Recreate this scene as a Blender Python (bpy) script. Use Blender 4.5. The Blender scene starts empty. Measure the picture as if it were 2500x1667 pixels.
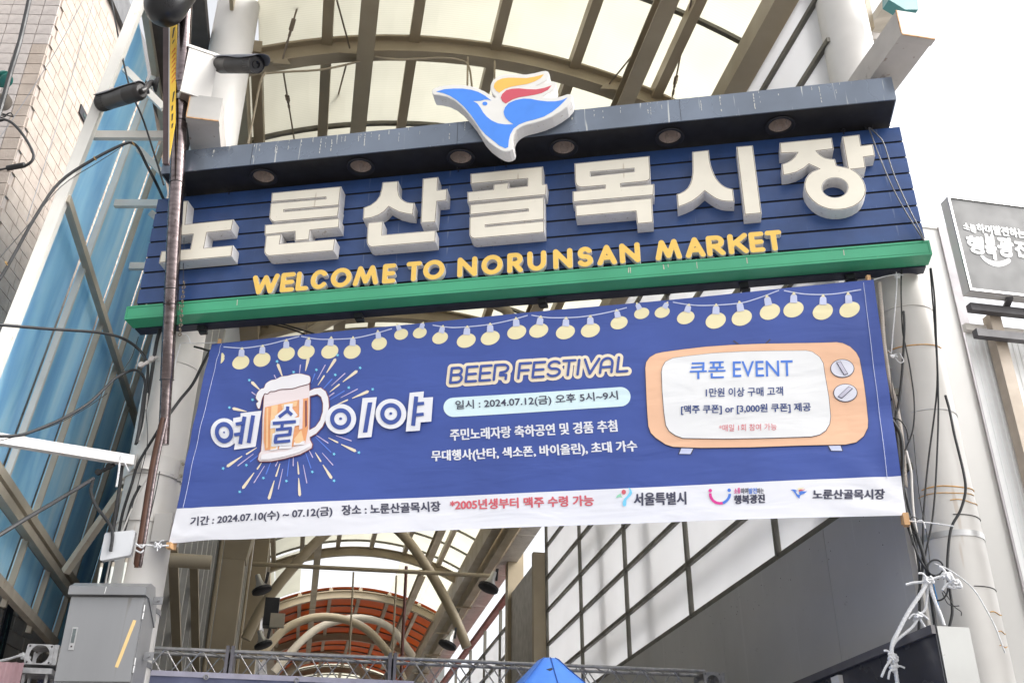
import bpy, bmesh, math, random
import numpy as np
from mathutils import Vector, Matrix
from mathutils.geometry import tessellate_polygon

random.seed(7)
SC = bpy.context.scene
COL = SC.collection
R = math.radians

# ------------------------------------------------------------------ camera
FPX, PITCH, YAW, ROLL, SYAW = 2505.53, 0.495352, 0.190408, 0.0036264, 0.3507967
fw = np.array([math.sin(YAW)*math.cos(PITCH), math.cos(YAW)*math.cos(PITCH), math.sin(PITCH)])
_r = np.array([math.cos(YAW), -math.sin(YAW), 0.0])
_u = np.cross(_r, fw)
rt = _r*math.cos(ROLL)+_u*math.sin(ROLL)
up = -_r*math.sin(ROLL)+_u*math.cos(ROLL)
EYE = np.array([0.0, 0.0, 1.6])
cam = bpy.data.cameras.new('camera')
cam.sensor_width = 36
cam.sensor_fit = 'HORIZONTAL'
cam.lens = 36*FPX/2500
cam.clip_start = 0.05
cam.clip_end = 2000
camo = bpy.data.objects.new('camera', cam)
COL.objects.link(camo)
camo.matrix_world = Matrix(((rt[0], up[0], -fw[0], 0), (rt[1], up[1], -fw[1], 0), (rt[2], up[2], -fw[2], 1.6), (0, 0, 0, 1)))
SC.camera = camo

# ------------------------------------------------------------------ sky, sun, exposure
SUN_EL, SUN_AZ = R(44), R(112)     # azimuth from +Y towards +X: the right hand side, a little behind the viewer
w = bpy.data.worlds.new('World')
SC.world = w
w.use_nodes = True
nt = w.node_tree
nt.nodes.clear()
sky = nt.nodes.new('ShaderNodeTexSky')
sky.sky_type = 'NISHITA'
sky.sun_disc = False
sky.sun_elevation = SUN_EL
sky.sun_rotation = SUN_AZ
sky.air_density = 1.0
sky.dust_density = 6.0
sky.ozone_density = 1.0
hs = nt.nodes.new('ShaderNodeHueSaturation')
hs.inputs['Saturation'].default_value = 0.13
hs.inputs['Value'].default_value = 1.0
bg = nt.nodes.new('ShaderNodeBackground')
bg.inputs['Strength'].default_value = 0.15
wo = nt.nodes.new('ShaderNodeOutputWorld')
nt.links.new(sky.outputs[0], hs.inputs['Color'])
nt.links.new(hs.outputs[0], bg.inputs['Color'])
nt.links.new(bg.outputs[0], wo.inputs['Surface'])
sl = bpy.data.lights.new('sun', 'SUN')
sl.energy = 0.75
sl.angle = R(24)
sl.color = (1.0, 0.96, 0.9)
so = bpy.data.objects.new('sun', sl)
COL.objects.link(so)
sd = Vector((math.sin(SUN_AZ)*math.cos(SUN_EL), math.cos(SUN_AZ)*math.cos(SUN_EL), math.sin(SUN_EL)))
so.rotation_euler = sd.to_track_quat('Z', 'Y').to_euler()
so.location = (6, -10, 20)
SC.view_settings.view_transform = 'Standard'
SC.view_settings.look = 'None'
SC.view_settings.exposure = 1.5
SC.view_settings.gamma = 1.0
SC.view_settings.use_curve_mapping = False
SC.cycles.max_bounces = 10
SC.cycles.diffuse_bounces = 6
SC.cycles.transmission_bounces = 8

# ------------------------------------------------------------------ pixel rays and frames
def ray(u, v):
    return fw*FPX + rt*(u-1250.0) - up*(v-833.5)
def PL(u, v, p0, n):
    d = ray(u, v); n = np.array(n, float)
    return EYE + d*(((np.array(p0, float)-EYE)@n)/(d@n))
def XP(u, v, x): return PL(u, v, (x, 0, 0), (1, 0, 0))
def YP(u, v, y): return PL(u, v, (0, y, 0), (0, 1, 0))
def ZP(u, v, z): return PL(u, v, (0, 0, z), (0, 0, 1))
class Frame:
    def __init__(s, yaw):
        s.yaw = yaw
        s.a = np.array([math.cos(yaw), -math.sin(yaw), 0.0]); s.n = np.array([math.sin(yaw), math.cos(yaw), 0.0])
    def un(s, u, v, D): return PL(u, v, s.n*D, s.n)
    def W(s, x, D, z): return s.a*x+s.n*D+np.array([0, 0, z])
    def loc(s, P): return np.array([P@s.a, P@s.n, P[2]])
S = Frame(SYAW)       # the gantry
K = Frame(0.17)       # brick building, cabinet
A = Frame(0.0)        # the arcade
def zm(ox, oy, sc): return lambda x, y: (ox+x/sc, oy+y/sc)

# ------------------------------------------------------------------ mesh building
class MB:
    def __init__(s): s.v = []; s.f = []; s.m = []; s.cur = 0
    def add(s, vs, fs):
        b = len(s.v); s.v += [np.array(p, float) for p in vs]
        s.f += [[b+i for i in f] for f in fs]; s.m += [s.cur]*len(fs); return s
    def box8(s, p):      # p: 4 bottom (ccw) + 4 top
        return s.add(p, [(3, 2, 1, 0), (4, 5, 6, 7), (0, 1, 5, 4), (1, 2, 6, 5), (2, 3, 7, 6), (3, 0, 4, 7)])
    def obox(s, c, ax, ay, az, hx, hy, hz):
        c, ax, ay, az = [np.array(q, float) for q in (c, ax, ay, az)]
        P = lambda i, j, k: c+ax*hx*i+ay*hy*j+az*hz*k
        return s.box8([P(-1, -1, -1), P(1, -1, -1), P(1, 1, -1), P(-1, 1, -1), P(-1, -1, 1), P(1, -1, 1), P(1, 1, 1), P(-1, 1, 1)])
    def fbox(s, F, x0, x1, d0, d1, z0, z1):
        q = [F.W(x, d, z) for z in (z0, z1) for x, d in ((x0, d0), (x1, d0), (x1, d1), (x0, d1))]
        return s.box8(q)
    def bar(s, p0, p1, wd, ht, upv=(0, 0, 1)):
        p0 = np.array(p0, float); p1 = np.array(p1, float); d = p1-p0; L = np.linalg.norm(d); d = d/L
        u = np.array(upv, float); sd_ = np.cross(d, u)
        if np.linalg.norm(sd_) < 1e-4: sd_ = np.cross(d, (1, 0, 0))
        sd_ /= np.linalg.norm(sd_); u = np.cross(sd_, d)
        return s.obox((p0+p1)/2, sd_, d, u, wd/2, L/2, ht/2)
    def sweep(s, pts, prof, upv=(0, 0, 1), caps=True):
        """prof: list of (side, up) offsets; upv fixed reference."""
        n = len(pts); k = len(prof); vs = []
        for i in range(n):
            a = np.array(pts[max(i-1, 0)], float); b = np.array(pts[min(i+1, n-1)], float)
            d = (b-a)/np.linalg.norm(b-a); sd_ = np.cross(d, upv); sd_ /= np.linalg.norm(sd_); u = np.cross(sd_, d)
            vs += [np.array(pts[i], float)+sd_*x+u*y for x, y in prof]
        fs = [(i*k+j, i*k+(j+1) % k, (i+1)*k+(j+1) % k, (i+1)*k+j) for i in range(n-1) for j in range(k)]
        if caps: fs += [tuple(range(k))[::-1], tuple((n-1)*k+j for j in range(k))]
        return s.add(vs, fs)
    def tube(s, pts, r, n=8, caps=True):
        pts = [np.array(p, float) for p in pts]; N = len(pts)
        rr = r if hasattr(r, '__len__') else [r]*N
        d = pts[1]-pts[0]; d /= np.linalg.norm(d)
        a = np.cross(d, (0, 0, 1)); 
        if np.linalg.norm(a) < 1e-3: a = np.cross(d, (1, 0, 0))
        a /= np.linalg.norm(a); vs = []
        for i in range(N):
            dd = pts[min(i+1, N-1)]-pts[max(i-1, 0)]; dd = dd/(np.linalg.norm(dd)+1e-12)
            a = a-dd*(a@dd); a /= np.linalg.norm(a); b = np.cross(dd, a)
            vs += [pts[i]+(a*math.cos(2*math.pi*j/n)+b*math.sin(2*math.pi*j/n))*rr[i] for j in range(n)]
        fs = [(i*n+j, i*n+(j+1) % n, (i+1)*n+(j+1) % n, (i+1)*n+j) for i in range(N-1) for j in range(n)]
        if caps: fs += [tuple(range(n))[::-1], tuple((N-1)*n+j for j in range(n))]
        return s.add(vs, fs)
    def cyl(s, p0, p1, r0, r1=None, n=20, caps=True):
        return s.tube([p0, p1], [r0, r0 if r1 is None else r1], n, caps)
    def lathe(s, o, ax, prof, n=20):
        """prof: (r, h) pairs along axis ax from o."""
        o = np.array(o, float); ax = np.array(ax, float); ax /= np.linalg.norm(ax)
        a = np.cross(ax, (0, 0, 1)); 
        if np.linalg.norm(a) < 1e-3: a = np.cross(ax, (1, 0, 0))
        a /= np.linalg.norm(a); b = np.cross(ax, a); vs = []
        for r, h in prof:
            vs += [o+ax*h+(a*math.cos(2*math.pi*j/n)+b*math.sin(2*math.pi*j/n))*r for j in range(n)]
        fs = [(i*n+j, i*n+(j+1) % n, (i+1)*n+(j+1) % n, (i+1)*n+j) for i in range(len(prof)-1) for j in range(n)]
        return s.add(vs, fs)
    def poly(s, loops, to3, back=None, sides=True):
        """loops of 2D points (outer, holes...) mapped by to3; back: 3D offset to extrude by."""
        flat = [p for L in loops for p in L]
        tris = tessellate_polygon([[Vector((p[0], p[1], 0)) for p in L] for L in loops])
        F = [to3(p) for p in flat]; b = len(s.v)
        s.add(F, [tuple(t) for t in tris])
        if back is not None:
            back = np.array(back, float)
            s.add([q+back for q in F], [tuple(t)[::-1] for t in tris])
            nF = len(F); i0 = 0
            for L in loops:
                k = len(L)
                for j in range(k):
                    a_, c_ = i0+j, i0+(j+1) % k
                    s.f.append([b+a_, b+c_, b+nF+c_, b+nF+a_]); s.m.append(s.cur)
                i0 += k
        return s

WM = {}
def W4(o): return WM[o.name] if o is not None else Matrix.Identity(4)
def tag(o, label=None, cat=None, group=None, kind=None):
    if label: o['label'] = label
    if cat: o['category'] = cat
    if group: o['group'] = group
    if kind: o['kind'] = kind
    return o
def empty(name, loc, yaw=0.0, label=None, cat=None, group=None, kind=None):
    o = bpy.data.objects.new(name, None); COL.objects.link(o)
    m = Matrix.Translation(Vector(loc)) @ Matrix.Rotation(-yaw, 4, 'Z')
    o.matrix_world = m; o.empty_display_size = 0.2
    WM[o.name] = m
    return tag(o, label, cat, group, kind)
def obj(name, mb, mat, parent=None, smooth=False, label=None, cat=None, group=None, kind=None, recalc=True):
    V = np.array(mb.v)
    Pi = W4(parent).inverted()
    Pn = np.array(Pi)
    Vl = V @ Pn[:3, :3].T + Pn[:3, 3]
    c = (Vl.min(0)+Vl.max(0))/2
    me = bpy.data.meshes.new(name)
    me.from_pydata((Vl-c).tolist(), [], mb.f)
    mats = mat if isinstance(mat, (list, tuple)) else [mat]
    for m_ in mats: me.materials.append(m_)
    if len(mats) > 1: me.polygons.foreach_set('material_index', mb.m)
    if recalc:
        bm = bmesh.new(); bm.from_mesh(me); bmesh.ops.recalc_face_normals(bm, faces=bm.faces); bm.to_mesh(me); bm.free()
    if smooth:
        me.polygons.foreach_set('use_smooth', [True]*len(me.polygons))
        try: me.set_sharp_from_angle(angle=R(40))
        except Exception: pass
    me.update()
    o = bpy.data.objects.new(name, me); COL.objects.link(o)
    o.parent = parent
    o.location = c
    WM[o.name] = W4(parent) @ Matrix.Translation(Vector(c))
    return tag(o, label, cat, group, kind)
def inst(name, me, M, parent=None, label=None, cat=None, group=None):
    o = bpy.data.objects.new(name, me); COL.objects.link(o)
    o.parent = parent
    o.matrix_basis = W4(parent).inverted() @ M
    WM[o.name] = M
    return tag(o, label, cat, group)
def copy_tree(src, delta, label=None, parent=None):
    """copy a top-level thing, its parts and sub-parts, moved by delta."""
    c = src.copy(); COL.objects.link(c); c.parent = parent
    if parent is None: c.location = src.location + Vector(delta)
    if label: c['label'] = label
    for ch in list(src.children): copy_tree(ch, (0, 0, 0), None, c)
    return c
def cr(pts, n=6):
    P = [np.array(p, float) for p in pts]; out = []
    for i in range(len(P)-1):
        p0, p1, p2, p3 = P[max(i-1, 0)], P[i], P[i+1], P[min(i+2, len(P)-1)]
        for k in range(n):
            t = k/n
            out.append(.5*((2*p1)+(p2-p0)*t+(2*p0-5*p1+4*p2-p3)*t*t+(3*p1-p0-3*p2+p3)*t**3))
    out.append(P[-1]); return out
def crc(pts, n=4):
    """closed smooth 2D outline"""
    P = [np.array(p, float) for p in pts]; N = len(P); out = []
    for i in range(N):
        p0, p1, p2, p3 = P[i-1], P[i], P[(i+1) % N], P[(i+2) % N]
        for k in range(n):
            t = k/n
            out.append(tuple(.5*((2*p1)+(p2-p0)*t+(2*p0-5*p1+4*p2-p3)*t*t+(3*p1-p0-3*p2+p3)*t**3)))
    return out
def area(L): return .5*sum(L[i-1][0]*L[i][1]-L[i][0]*L[i-1][1] for i in range(len(L)))
def offs(L, d):
    """offset a closed 2D outline outwards by d (negative: inwards)"""
    P = [np.array(p, float) for p in L]; sg = 1 if area(L) > 0 else -1; out = []; N = len(P)
    for i in range(N):
        a = P[i]-P[i-1]; b = P[(i+1) % N]-P[i]
        a = a/(np.linalg.norm(a)+1e-9); b = b/(np.linalg.norm(b)+1e-9)
        n1 = np.array([a[1], -a[0]])*sg; n2 = np.array([b[1], -b[0]])*sg
        m = n1+n2; l = m@m
        m = m*(2/l) if l > .35 else m/np.sqrt(l+1e-9)*1.6
        out.append(tuple(P[i]+m*d))
    return out
def ell(cx, cy, rx, ry, n=24, a0=0.0): return [(cx+rx*math.cos(a0+2*math.pi*i/n), cy+ry*math.sin(a0+2*math.pi*i/n)) for i in range(n)]

# ------------------------------------------------------------------ materials
MT = {}
def M(name, col, rough=.55, metal=0., var=.12, vs=6., bump=0., bs=80., spec=.5, dirt=None, streak=None, coat=0., stretch=None):
    """dirt=(colour, amount 0..1, scale); streak=(colour, threshold, sx, sz) vertical runs."""
    if name in MT: return MT[name]
    m = bpy.data.materials.new(name); m.use_nodes = True; n = m.node_tree; N = n.nodes; L = n.links
    b = N['Principled BSDF']
    b.inputs['Roughness'].default_value = rough; b.inputs['Metallic'].default_value = metal
    b.inputs['Specular IOR Level'].default_value = spec
    if coat: b.inputs['Coat Weight'].default_value = coat; b.inputs['Coat Roughness'].default_value = .15
    tc = N.new('ShaderNodeTexCoord')
    src = tc.outputs['Object']
    if stretch:
        mp = N.new('ShaderNodeMapping'); mp.inputs['Scale'].default_value = stretch; L.new(src, mp.inputs[0]); vsrc = mp.outputs[0]
    else: vsrc = src
    nz = N.new('ShaderNodeTexNoise'); nz.inputs['Scale'].default_value = vs; nz.inputs['Detail'].default_value = 5; L.new(vsrc, nz.inputs['Vector'])
    mx = N.new('ShaderNodeMix'); mx.data_type = 'RGBA'
    c = list(col)
    mx.inputs[6].default_value = [min(1, x*(1+var)) for x in c]+[1]; mx.inputs[7].default_value = [x*(1-var) for x in c]+[1]
    mr = N.new('ShaderNodeMapRange'); mr.inputs[1].default_value = .3; mr.inputs[2].default_value = .7
    L.new(nz.outputs[0], mr.inputs[0]); L.new(mr.outputs[0], mx.inputs[0])
    out = mx.outputs[2]
    def layer(out, colr, vec, scale, lo, hi, mul=1., det=6):
        t = N.new('ShaderNodeTexNoise'); t.inputs['Scale'].default_value = scale; t.inputs['Detail'].default_value = det; t.inputs['Roughness'].default_value = .65
        L.new(vec, t.inputs['Vector'])
        g = N.new('ShaderNodeMapRange'); g.inputs[1].default_value = lo; g.inputs[2].default_value = hi; g.inputs[4].default_value = mul
        L.new(t.outputs[0], g.inputs[0])
        x = N.new('ShaderNodeMix'); x.data_type = 'RGBA'; L.new(g.outputs[0], x.inputs[0]); L.new(out, x.inputs[6]); x.inputs[7].default_value = list(colr)+[1]
        return x.outputs[2]
    if dirt:
        for dd in (dirt if isinstance(dirt[0], (list, tuple)) and len(dirt[0]) == 3 and not isinstance(dirt[0][0], (int, float)) else [dirt]):
            out = layer(out, dd[0], src, dd[2], .72-.3*dd[1], .80-.3*dd[1]+.04, .85)
    if streak:
        mp = N.new('ShaderNodeMapping'); mp.inputs['Scale'].default_value = (streak[2], streak[2], streak[3]); L.new(src, mp.inputs[0])
        out = layer(out, streak[0], mp.outputs[0], 1., streak[1], streak[1]+.05, .8, 2)
    L.new(out, b.inputs['Base Color'])
    if bump:
        t = N.new('ShaderNodeTexNoise'); t.inputs['Scale'].default_value = bs; t.inputs['Detail'].default_value = 4; L.new(vsrc, t.inputs['Vector'])
        bp = N.new('ShaderNodeBump'); bp.inputs['Strength'].default_value = min(1, bump*8); bp.inputs['Distance'].default_value = bump*.02
        L.new(t.outputs[0], bp.inputs['Height']); L.new(bp.outputs[0], b.inputs['Normal'])
    rr = N.new('ShaderNodeMapRange'); rr.inputs[1].default_value = .3; rr.inputs[2].default_value = .7
    rr.inputs[3].default_value = max(.02, rough-.08); rr.inputs[4].default_value = min(1, rough+.1)
    L.new(nz.outputs[0], rr.inputs[0]); L.new(rr.outputs[0], b.inputs['Roughness'])
    MT[name] = m
    return m
def MTR(name, col, trans=.85, dcol=None, lines=None, var=.06):
    """translucent sheet: light comes through from behind"""
    m = bpy.data.materials.new(name); m.use_nodes = True; n = m.node_tree; N = n.nodes; L = n.links; N.clear()
    o = N.new('ShaderNodeOutputMaterial'); t = N.new('ShaderNodeBsdfTranslucent'); d = N.new('ShaderNodeBsdfPrincipled'); mx = N.new('ShaderNodeMixShader')
    tc = N.new('ShaderNodeTexCoord'); nz = N.new('ShaderNodeTexNoise'); nz.inputs['Scale'].default_value = 1.3; nz.inputs['Detail'].default_value = 4
    L.new(tc.outputs['Object'], nz.inputs['Vector'])
    cm = N.new('ShaderNodeMix'); cm.data_type = 'RGBA'; cm.inputs[6].default_value = [min(1, x*(1+var)) for x in col]+[1]; cm.inputs[7].default_value = [x*(1-2*var) for x in col]+[1]
    L.new(nz.outputs[0], cm.inputs[0]); src = cm.outputs[2]
    if lines:
        wv = N.new('ShaderNodeTexWave'); wv.bands_direction = lines[1]; wv.inputs['Scale'].default_value = lines[0]; wv.inputs['Distortion'].default_value = .3
        L.new(tc.outputs['Object'], wv.inputs['Vector'])
        g = N.new('ShaderNodeMapRange'); g.inputs[3].default_value = .93; g.inputs[4].default_value = 1.0; L.new(wv.outputs['Fac'], g.inputs[0])
        vm = N.new('ShaderNodeVectorMath'); vm.operation = 'SCALE'; L.new(src, vm.inputs[0]); L.new(g.outputs[0], vm.inputs['Scale']); src = vm.outputs[0]
    L.new(src, t.inputs[0]); L.new(src, d.inputs['Base Color'])
    d.inputs['Roughness'].default_value = .35
    mx.inputs[0].default_value = trans
    L.new(d.outputs[0], mx.inputs[1]); L.new(t.outputs[0], mx.inputs[2]); L.new(mx.outputs[0], o.inputs[0])
    return m
DIRT = (.16, .12, .09)
m_navy = M('navy paint', (.030, .070, .205), .34, var=.18, vs=3, dirt=((.25, .28, .33), .16, 38), streak=((.12, .16, .27), .64, 17, 1.2), bump=.02, bs=15)
m_dark = M('dark backing', (.012, .013, .018), .7, dirt=((.12, .09, .07), .3, 25))
m_canopy = M('slate canopy sheet', (.17, .20, .25), .27, metal=.4, var=.2, vs=1.4, streak=((.62, .62, .58), .655, 26, 1.3), coat=.2)
m_soffit = M('black soffit', (.012, .011, .013), .5, var=.3)
m_cream = M('cream acrylic', (.82, .765, .645), .35, var=.03, dirt=((.36, .27, .17), .20, 22), streak=((.58, .50, .38), .70, 16, 1.2))
m_white = M('white trim', (.74, .72, .70), .45, var=.06, dirt=((.20, .15, .12), .30, 15), streak=((.40, .34, .28), .66, 30, 6))
m_yellow = M('yellow acrylic', (.88, .57, .12), .4, var=.05, dirt=((.42, .24, .06), .16, 24))
m_green = M('green channel', (.055, .36, .19), .38, var=.1, vs=2, dirt=((.45, .42, .34), .10, 30), bump=.01, bs=12)
m_black = M('black paint', (.015, .015, .02), .5, dirt=((.1, .08, .07), .3, 12))
m_bronze = M('bronze reflector', (.55, .46, .41), .3, metal=.35, var=.2)
m_steelw = M('white painted steel', (.61, .585, .55), .42, var=.06, vs=2.5, dirt=((.34, .26, .20), .08, 9), streak=((.50, .43, .36), .69, 10, .8), bump=.01, bs=8)
m_steelw2 = M('weathered white box beam', (.47, .435, .41), .5, var=.08, vs=4, dirt=((.13, .10, .085), .36, 6), streak=((.25, .18, .14), .66, 14, 3))
m_rust = M('rust', (.50, .30, .16), .85, var=.3, vs=20, dirt=((.26, .08, .02), .55, 14))
m_tan = M('tan painted steel', (.34, .28, .19), .5, var=.08, vs=2, dirt=((.27, .19, .12), .10, 8))
m_tan2 = M('tan grey frame steel', (.42, .375, .30), .5, var=.1, vs=3, dirt=((.30, .16, .07), .20, 9))
m_frame = M('white grey glazing frame', (.70, .68, .63), .45, var=.08, vs=3, dirt=((.42, .25, .12), .14, 7))
m_alum = M('dark aluminium joint', (.14, .132, .11), .45, metal=.3)
m_inox = M('stainless sheet', (.50, .495, .49), .36, metal=.75, var=.12, vs=2, stretch=(1, 1, .15), dirt=((.25, .2, .16), .06, 5), bump=.01, bs=3)
m_chrome = M('wrapped chrome tube', (.17, .138, .138), .16, metal=.95, var=.35, vs=9, stretch=(1, 1, 4), dirt=((.045, .028, .022), .50, 15), bump=.08, bs=40)
m_rubber = M('black cable', (.018, .018, .019), .55, var=.3)
m_rope = M('white rope', (.72, .72, .73), .9, var=.1, vs=60, bump=.4, bs=220)
m_cctv = M('dark grey housing', (.032, .029, .028), .45, var=.08)
m_glassy = M('dark lens', (.02, .02, .025), .12)
m_grey = M('grey wall panel', (.46, .445, .43), .5, var=.06, vs=1.2, dirt=((.12, .09, .08), .15, 9), streak=((.51, .495, .48), .66, 7, .3), bump=.01, bs=4)
m_sgrey = M('grey sign sheet', (.10, .10, .10), .55, var=.03)
m_swhite = M('white vinyl', (.80, .80, .79), .5, var=.02)
m_sred = M('red vinyl', (.60, .085, .12), .4, var=.04); m_sblue = M('blue vinyl', (.065, .25, .80), .35, var=.06); m_syel = M('amber vinyl', (.88, .50, .10), .4, var=.04)
m_conc = M('pale render', (.56, .555, .545), .7, var=.04, vs=1)
m_brick = M('pale tile', (.37, .31, .265), .8, var=.14, vs=5, bump=.3, bs=40, dirt=((.40, .33, .29), .2, 9))
m_brick2 = M('greyer tile', (.41, .37, .35), .85, var=.16, vs=6, bump=.3, bs=40, dirt=((.33, .28, .25), .25, 8))
m_mortar = M('tile mortar', (.34, .29, .26), .9)
m_plaster = M('rough cement plaster', (.55, .54, .51), .95, var=.3, vs=3, bump=.6, bs=9, dirt=((.30, .25, .21), .3, 3))
m_wood = M('pale wood batten', (.62, .36, .17), .6, var=.15, vs=12, stretch=(1, 1, .1))
m_maroon = M('maroon channel', (.075, .045, .045), .5)
m_brown = M('brown painted tube', (.075, .033, .02), .4, var=.2, spec=.25)
m_corr = M('dark cladding', (.16, .165, .16), .6, var=.2, vs=1.2)
m_trans = MTR('polycarbonate roof sheet', (.68, .67, .605), .86, lines=(9, 'Y'))
m_wallp = MTR('white wall sheet', (.84, .84, .85), .50, var=.04)
m_orange = MTR('orange roof sheet', (.44, .15, .03), .55, lines=(5, 'Y'), var=.2)
m_cab = M('worn grey stainless', (.285, .285, .29), .34, metal=.55, var=.16, vs=1.6, stretch=(1, 1, .12), dirt=((.20, .18, .16), .12, 5), streak=((.22, .205, .19), .66, 9, .5), bump=.01, bs=3)
m_seam = M('grime line', (.16, .11, .075), .9, var=.4, vs=30)
# ------------------------------------------------------------------ the gantry sign
DB = 7.46                      # front of the slats
sign = empty('market_sign', S.W(-1.25, 7.5, 6.18), S.yaw, 'long navy slatted market sign with cream Korean letters and green beam above the banner', 'sign')
ZT = S.un(386, 487, DB)[2]; ZB = S.un(332, 746, DB)[2]
xl = S.loc(S.un(386, 487, DB))[0]; xr = S.loc(S.un(2196, 309, DB))[0]
NS = 7
pitch = (ZT-ZB)/NS
for i in range(NS):
    z1 = ZT-i*pitch; z0 = z1-pitch+.021
    mb = MB(); mb.fbox(S, xl-.0, xr, DB, DB+.006, z0, z1); obj('slat', mb, m_navy, sign)
mb = MB(); mb.fbox(S, xl+.004, xr-.003, DB+.012, DB+.10, ZB-.03, ZT-.012); obj('backing_panel', mb, m_dark, sign)
# canopy over the board
DC, ZC0, ZC1 = 7.12, 7.563, 7.812
cx0 = S.loc(S.un(392, 424.5, DC))[0]; cx1 = S.loc(S.un(2189, 243, DC))[0]
mb = MB()
mb.fbox(S, cx0, cx1, DC, DC+.012, ZC0, ZC1); mb.fbox(S, cx0, cx1, DC+.012, 7.62, ZC1-.012, ZC1)
mb.fbox(S, cx0, cx1, 7.61, 7.62, ZC0, ZC1-.012)
mb.fbox(S, cx0, cx0+.01, DC+.012, 7.61, ZC0, ZC1-.012); mb.fbox(S, cx1-.01, cx1, DC+.012, 7.61, ZC0, ZC1-.012)
can = obj('canopy', mb, m_canopy, sign)
lamps = [S.loc(ZP(u, v, ZC0+.006)) for u, v in ((644, 430), (881, 405), (1125, 383), (1376, 359), (1635, 333), (1904, 305))]
mb = MB()
out = [(cx0+.012, DC+.014), (cx1-.012, DC+.014), (cx1-.012, 7.608), (cx0+.012, 7.608)]
mb.poly([out]+[ell(l[0], l[1], .097, .097, 28)[::-1] for l in lamps], lambda p: S.W(p[0], p[1], ZC0+.003), back=(0, 0, .006))
obj('soffit', mb, m_soffit, sign)
for l in lamps:
    c = S.W(l[0], l[1], ZC0)
    mb = MB(); mb.lathe(c, (0, 0, 1), [(.097, .004), (.128, -.004), (.130, -.010), (.124, -.016), (.100, -.010), (.096, .004)], 28)
    tr = obj('lamp_trim', mb, m_black, sign, True)
    mb = MB(); mb.lathe(c, (0, 0, 1), [(.1, -.006), (.094, .03), (.082, .10), (.06, .17), (.03, .19), (.001, .195)], 28)
    obj('reflector', mb, m_bronze, tr, True)
    mb = MB(); mb.lathe(c, (0, 0, 1), [(.001, .105), (.028, .11), (.036, .14), (.02, .185)], 12)
    obj('bulb', mb, M('dusty bulb', (.35, .33, .3), .4), tr, True)
# green beam and lower beam
gx0, gx1, DG, GZ0, GZ1 = -4.756, 2.243, 7.421, 6.179, 6.311
mb = MB(); mb.fbox(S, gx0, gx1, DG, 7.585, GZ0, GZ1)
mb.fbox(S, gx0+.02, gx1-.02, DG-.0025, DG, GZ0+.022, GZ1-.018)
gb = obj('green_beam', mb, m_green, sign)
mb = MB(); mb.fbox(S, gx0, gx1, DG-.006, DG-.0001, GZ1-.014, GZ1+.003); mb.fbox(S, gx0, gx1, DG-.006, DG-.0001, GZ0-.002, GZ0+.014)
mb.fbox(S, gx0, gx0+.016, DG-.006, DG-.0001, GZ0+.0142, GZ1-.0142); mb.fbox(S, gx1-.016, gx1, DG-.006, DG-.0001, GZ0+.0142, GZ1-.0142)
obj('beam_lip', mb, m_green, gb)
mb = MB(); mb.fbox(S, gx0+.02, gx1-.02, 7.587, 7.70, GZ0-.012, GZ0+.12); obj('lower_beam', mb, M('navy black paint', (.018, .022, .045), .45, dirt=((.1, .08, .07), .2, 10)), sign)
for x in (-4.1, -2.62, -.97, .75, 1.62):
    mb = MB(); mb.fbox(S, x-.035, x+.035, 7.60, 7.68, GZ0-.06, GZ0-.013); mb.fbox(S, x-.02, x+.05, 7.62, 7.66, GZ0-.085, GZ0-.061); obj('clamp', mb, m_black, sign)
def ring(mb, c, ax, Rr, r, n=18, k=8):
    ax = np.array(ax, float); ax /= np.linalg.norm(ax); a = np.cross(ax, (0, 0, 1)); 
    if np.linalg.norm(a) < 1e-3: a = np.cross(ax, (1, 0, 0))
    a /= np.linalg.norm(a); b = np.cross(ax, a)
    vs = []
    for i in range(n):
        t = 2*math.pi*i/n; d = a*math.cos(t)+b*math.sin(t)
        vs += [np.array(c)+d*(Rr+r*math.cos(2*math.pi*j/k))+ax*r*math.sin(2*math.pi*j/k) for j in range(k)]
    fs = [(i*k+j, i*k+(j+1) % k, ((i+1) % n)*k+(j+1) % k, ((i+1) % n)*k+j) for i in range(n) for j in range(k)]
    mb.add(vs, fs)
for u, v, rr in ((452, 473, .022), (562, 462, .017), (1120, 398, .017), (1236, 397, .015), (2058, 320, .017), (2120, 308, .030)):
    p = S.loc(S.un(u, v, DB-.0)); mb = MB()
    ring(mb, S.W(p[0], DB-.012, ZT+rr*.8), S.n, rr, .006); mb.cyl(S.W(p[0], DB-.012, ZT-.03), S.W(p[0], DB-.012, ZT), .005, n=8)
    obj('eye_bolt', mb, m_black, sign, True)
_rr = random.Random(4); mb = MB()
for k in range(44):
    x = _rr.uniform(gx0+.1, gx1-.1); 
    if k < 26: x = _rr.gauss(-.35, .55)
    z = GZ1+.003; r = _rr.uniform(.004, .013)
    mb.lathe(S.W(x, DG-.001+_rr.uniform(0, .03), z), (0, 0, 1), [(r, 0), (r*.8, r*.5), (.001, r*.7)], 6)
    if k % 5 == 0:
        h = _rr.uniform(.02, .09); mb.bar(S.W(x, DG-.0028, GZ1-.02), S.W(x+_rr.uniform(-.004, .004), DG-.0028, GZ1-.02-h), _rr.uniform(.004, .010), .0012, S.n)
obj('droppings', mb, M('pale droppings', (.50, .46, .38), .9, var=.3, vs=40), sign, kind='stuff')
mb = MB()
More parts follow.
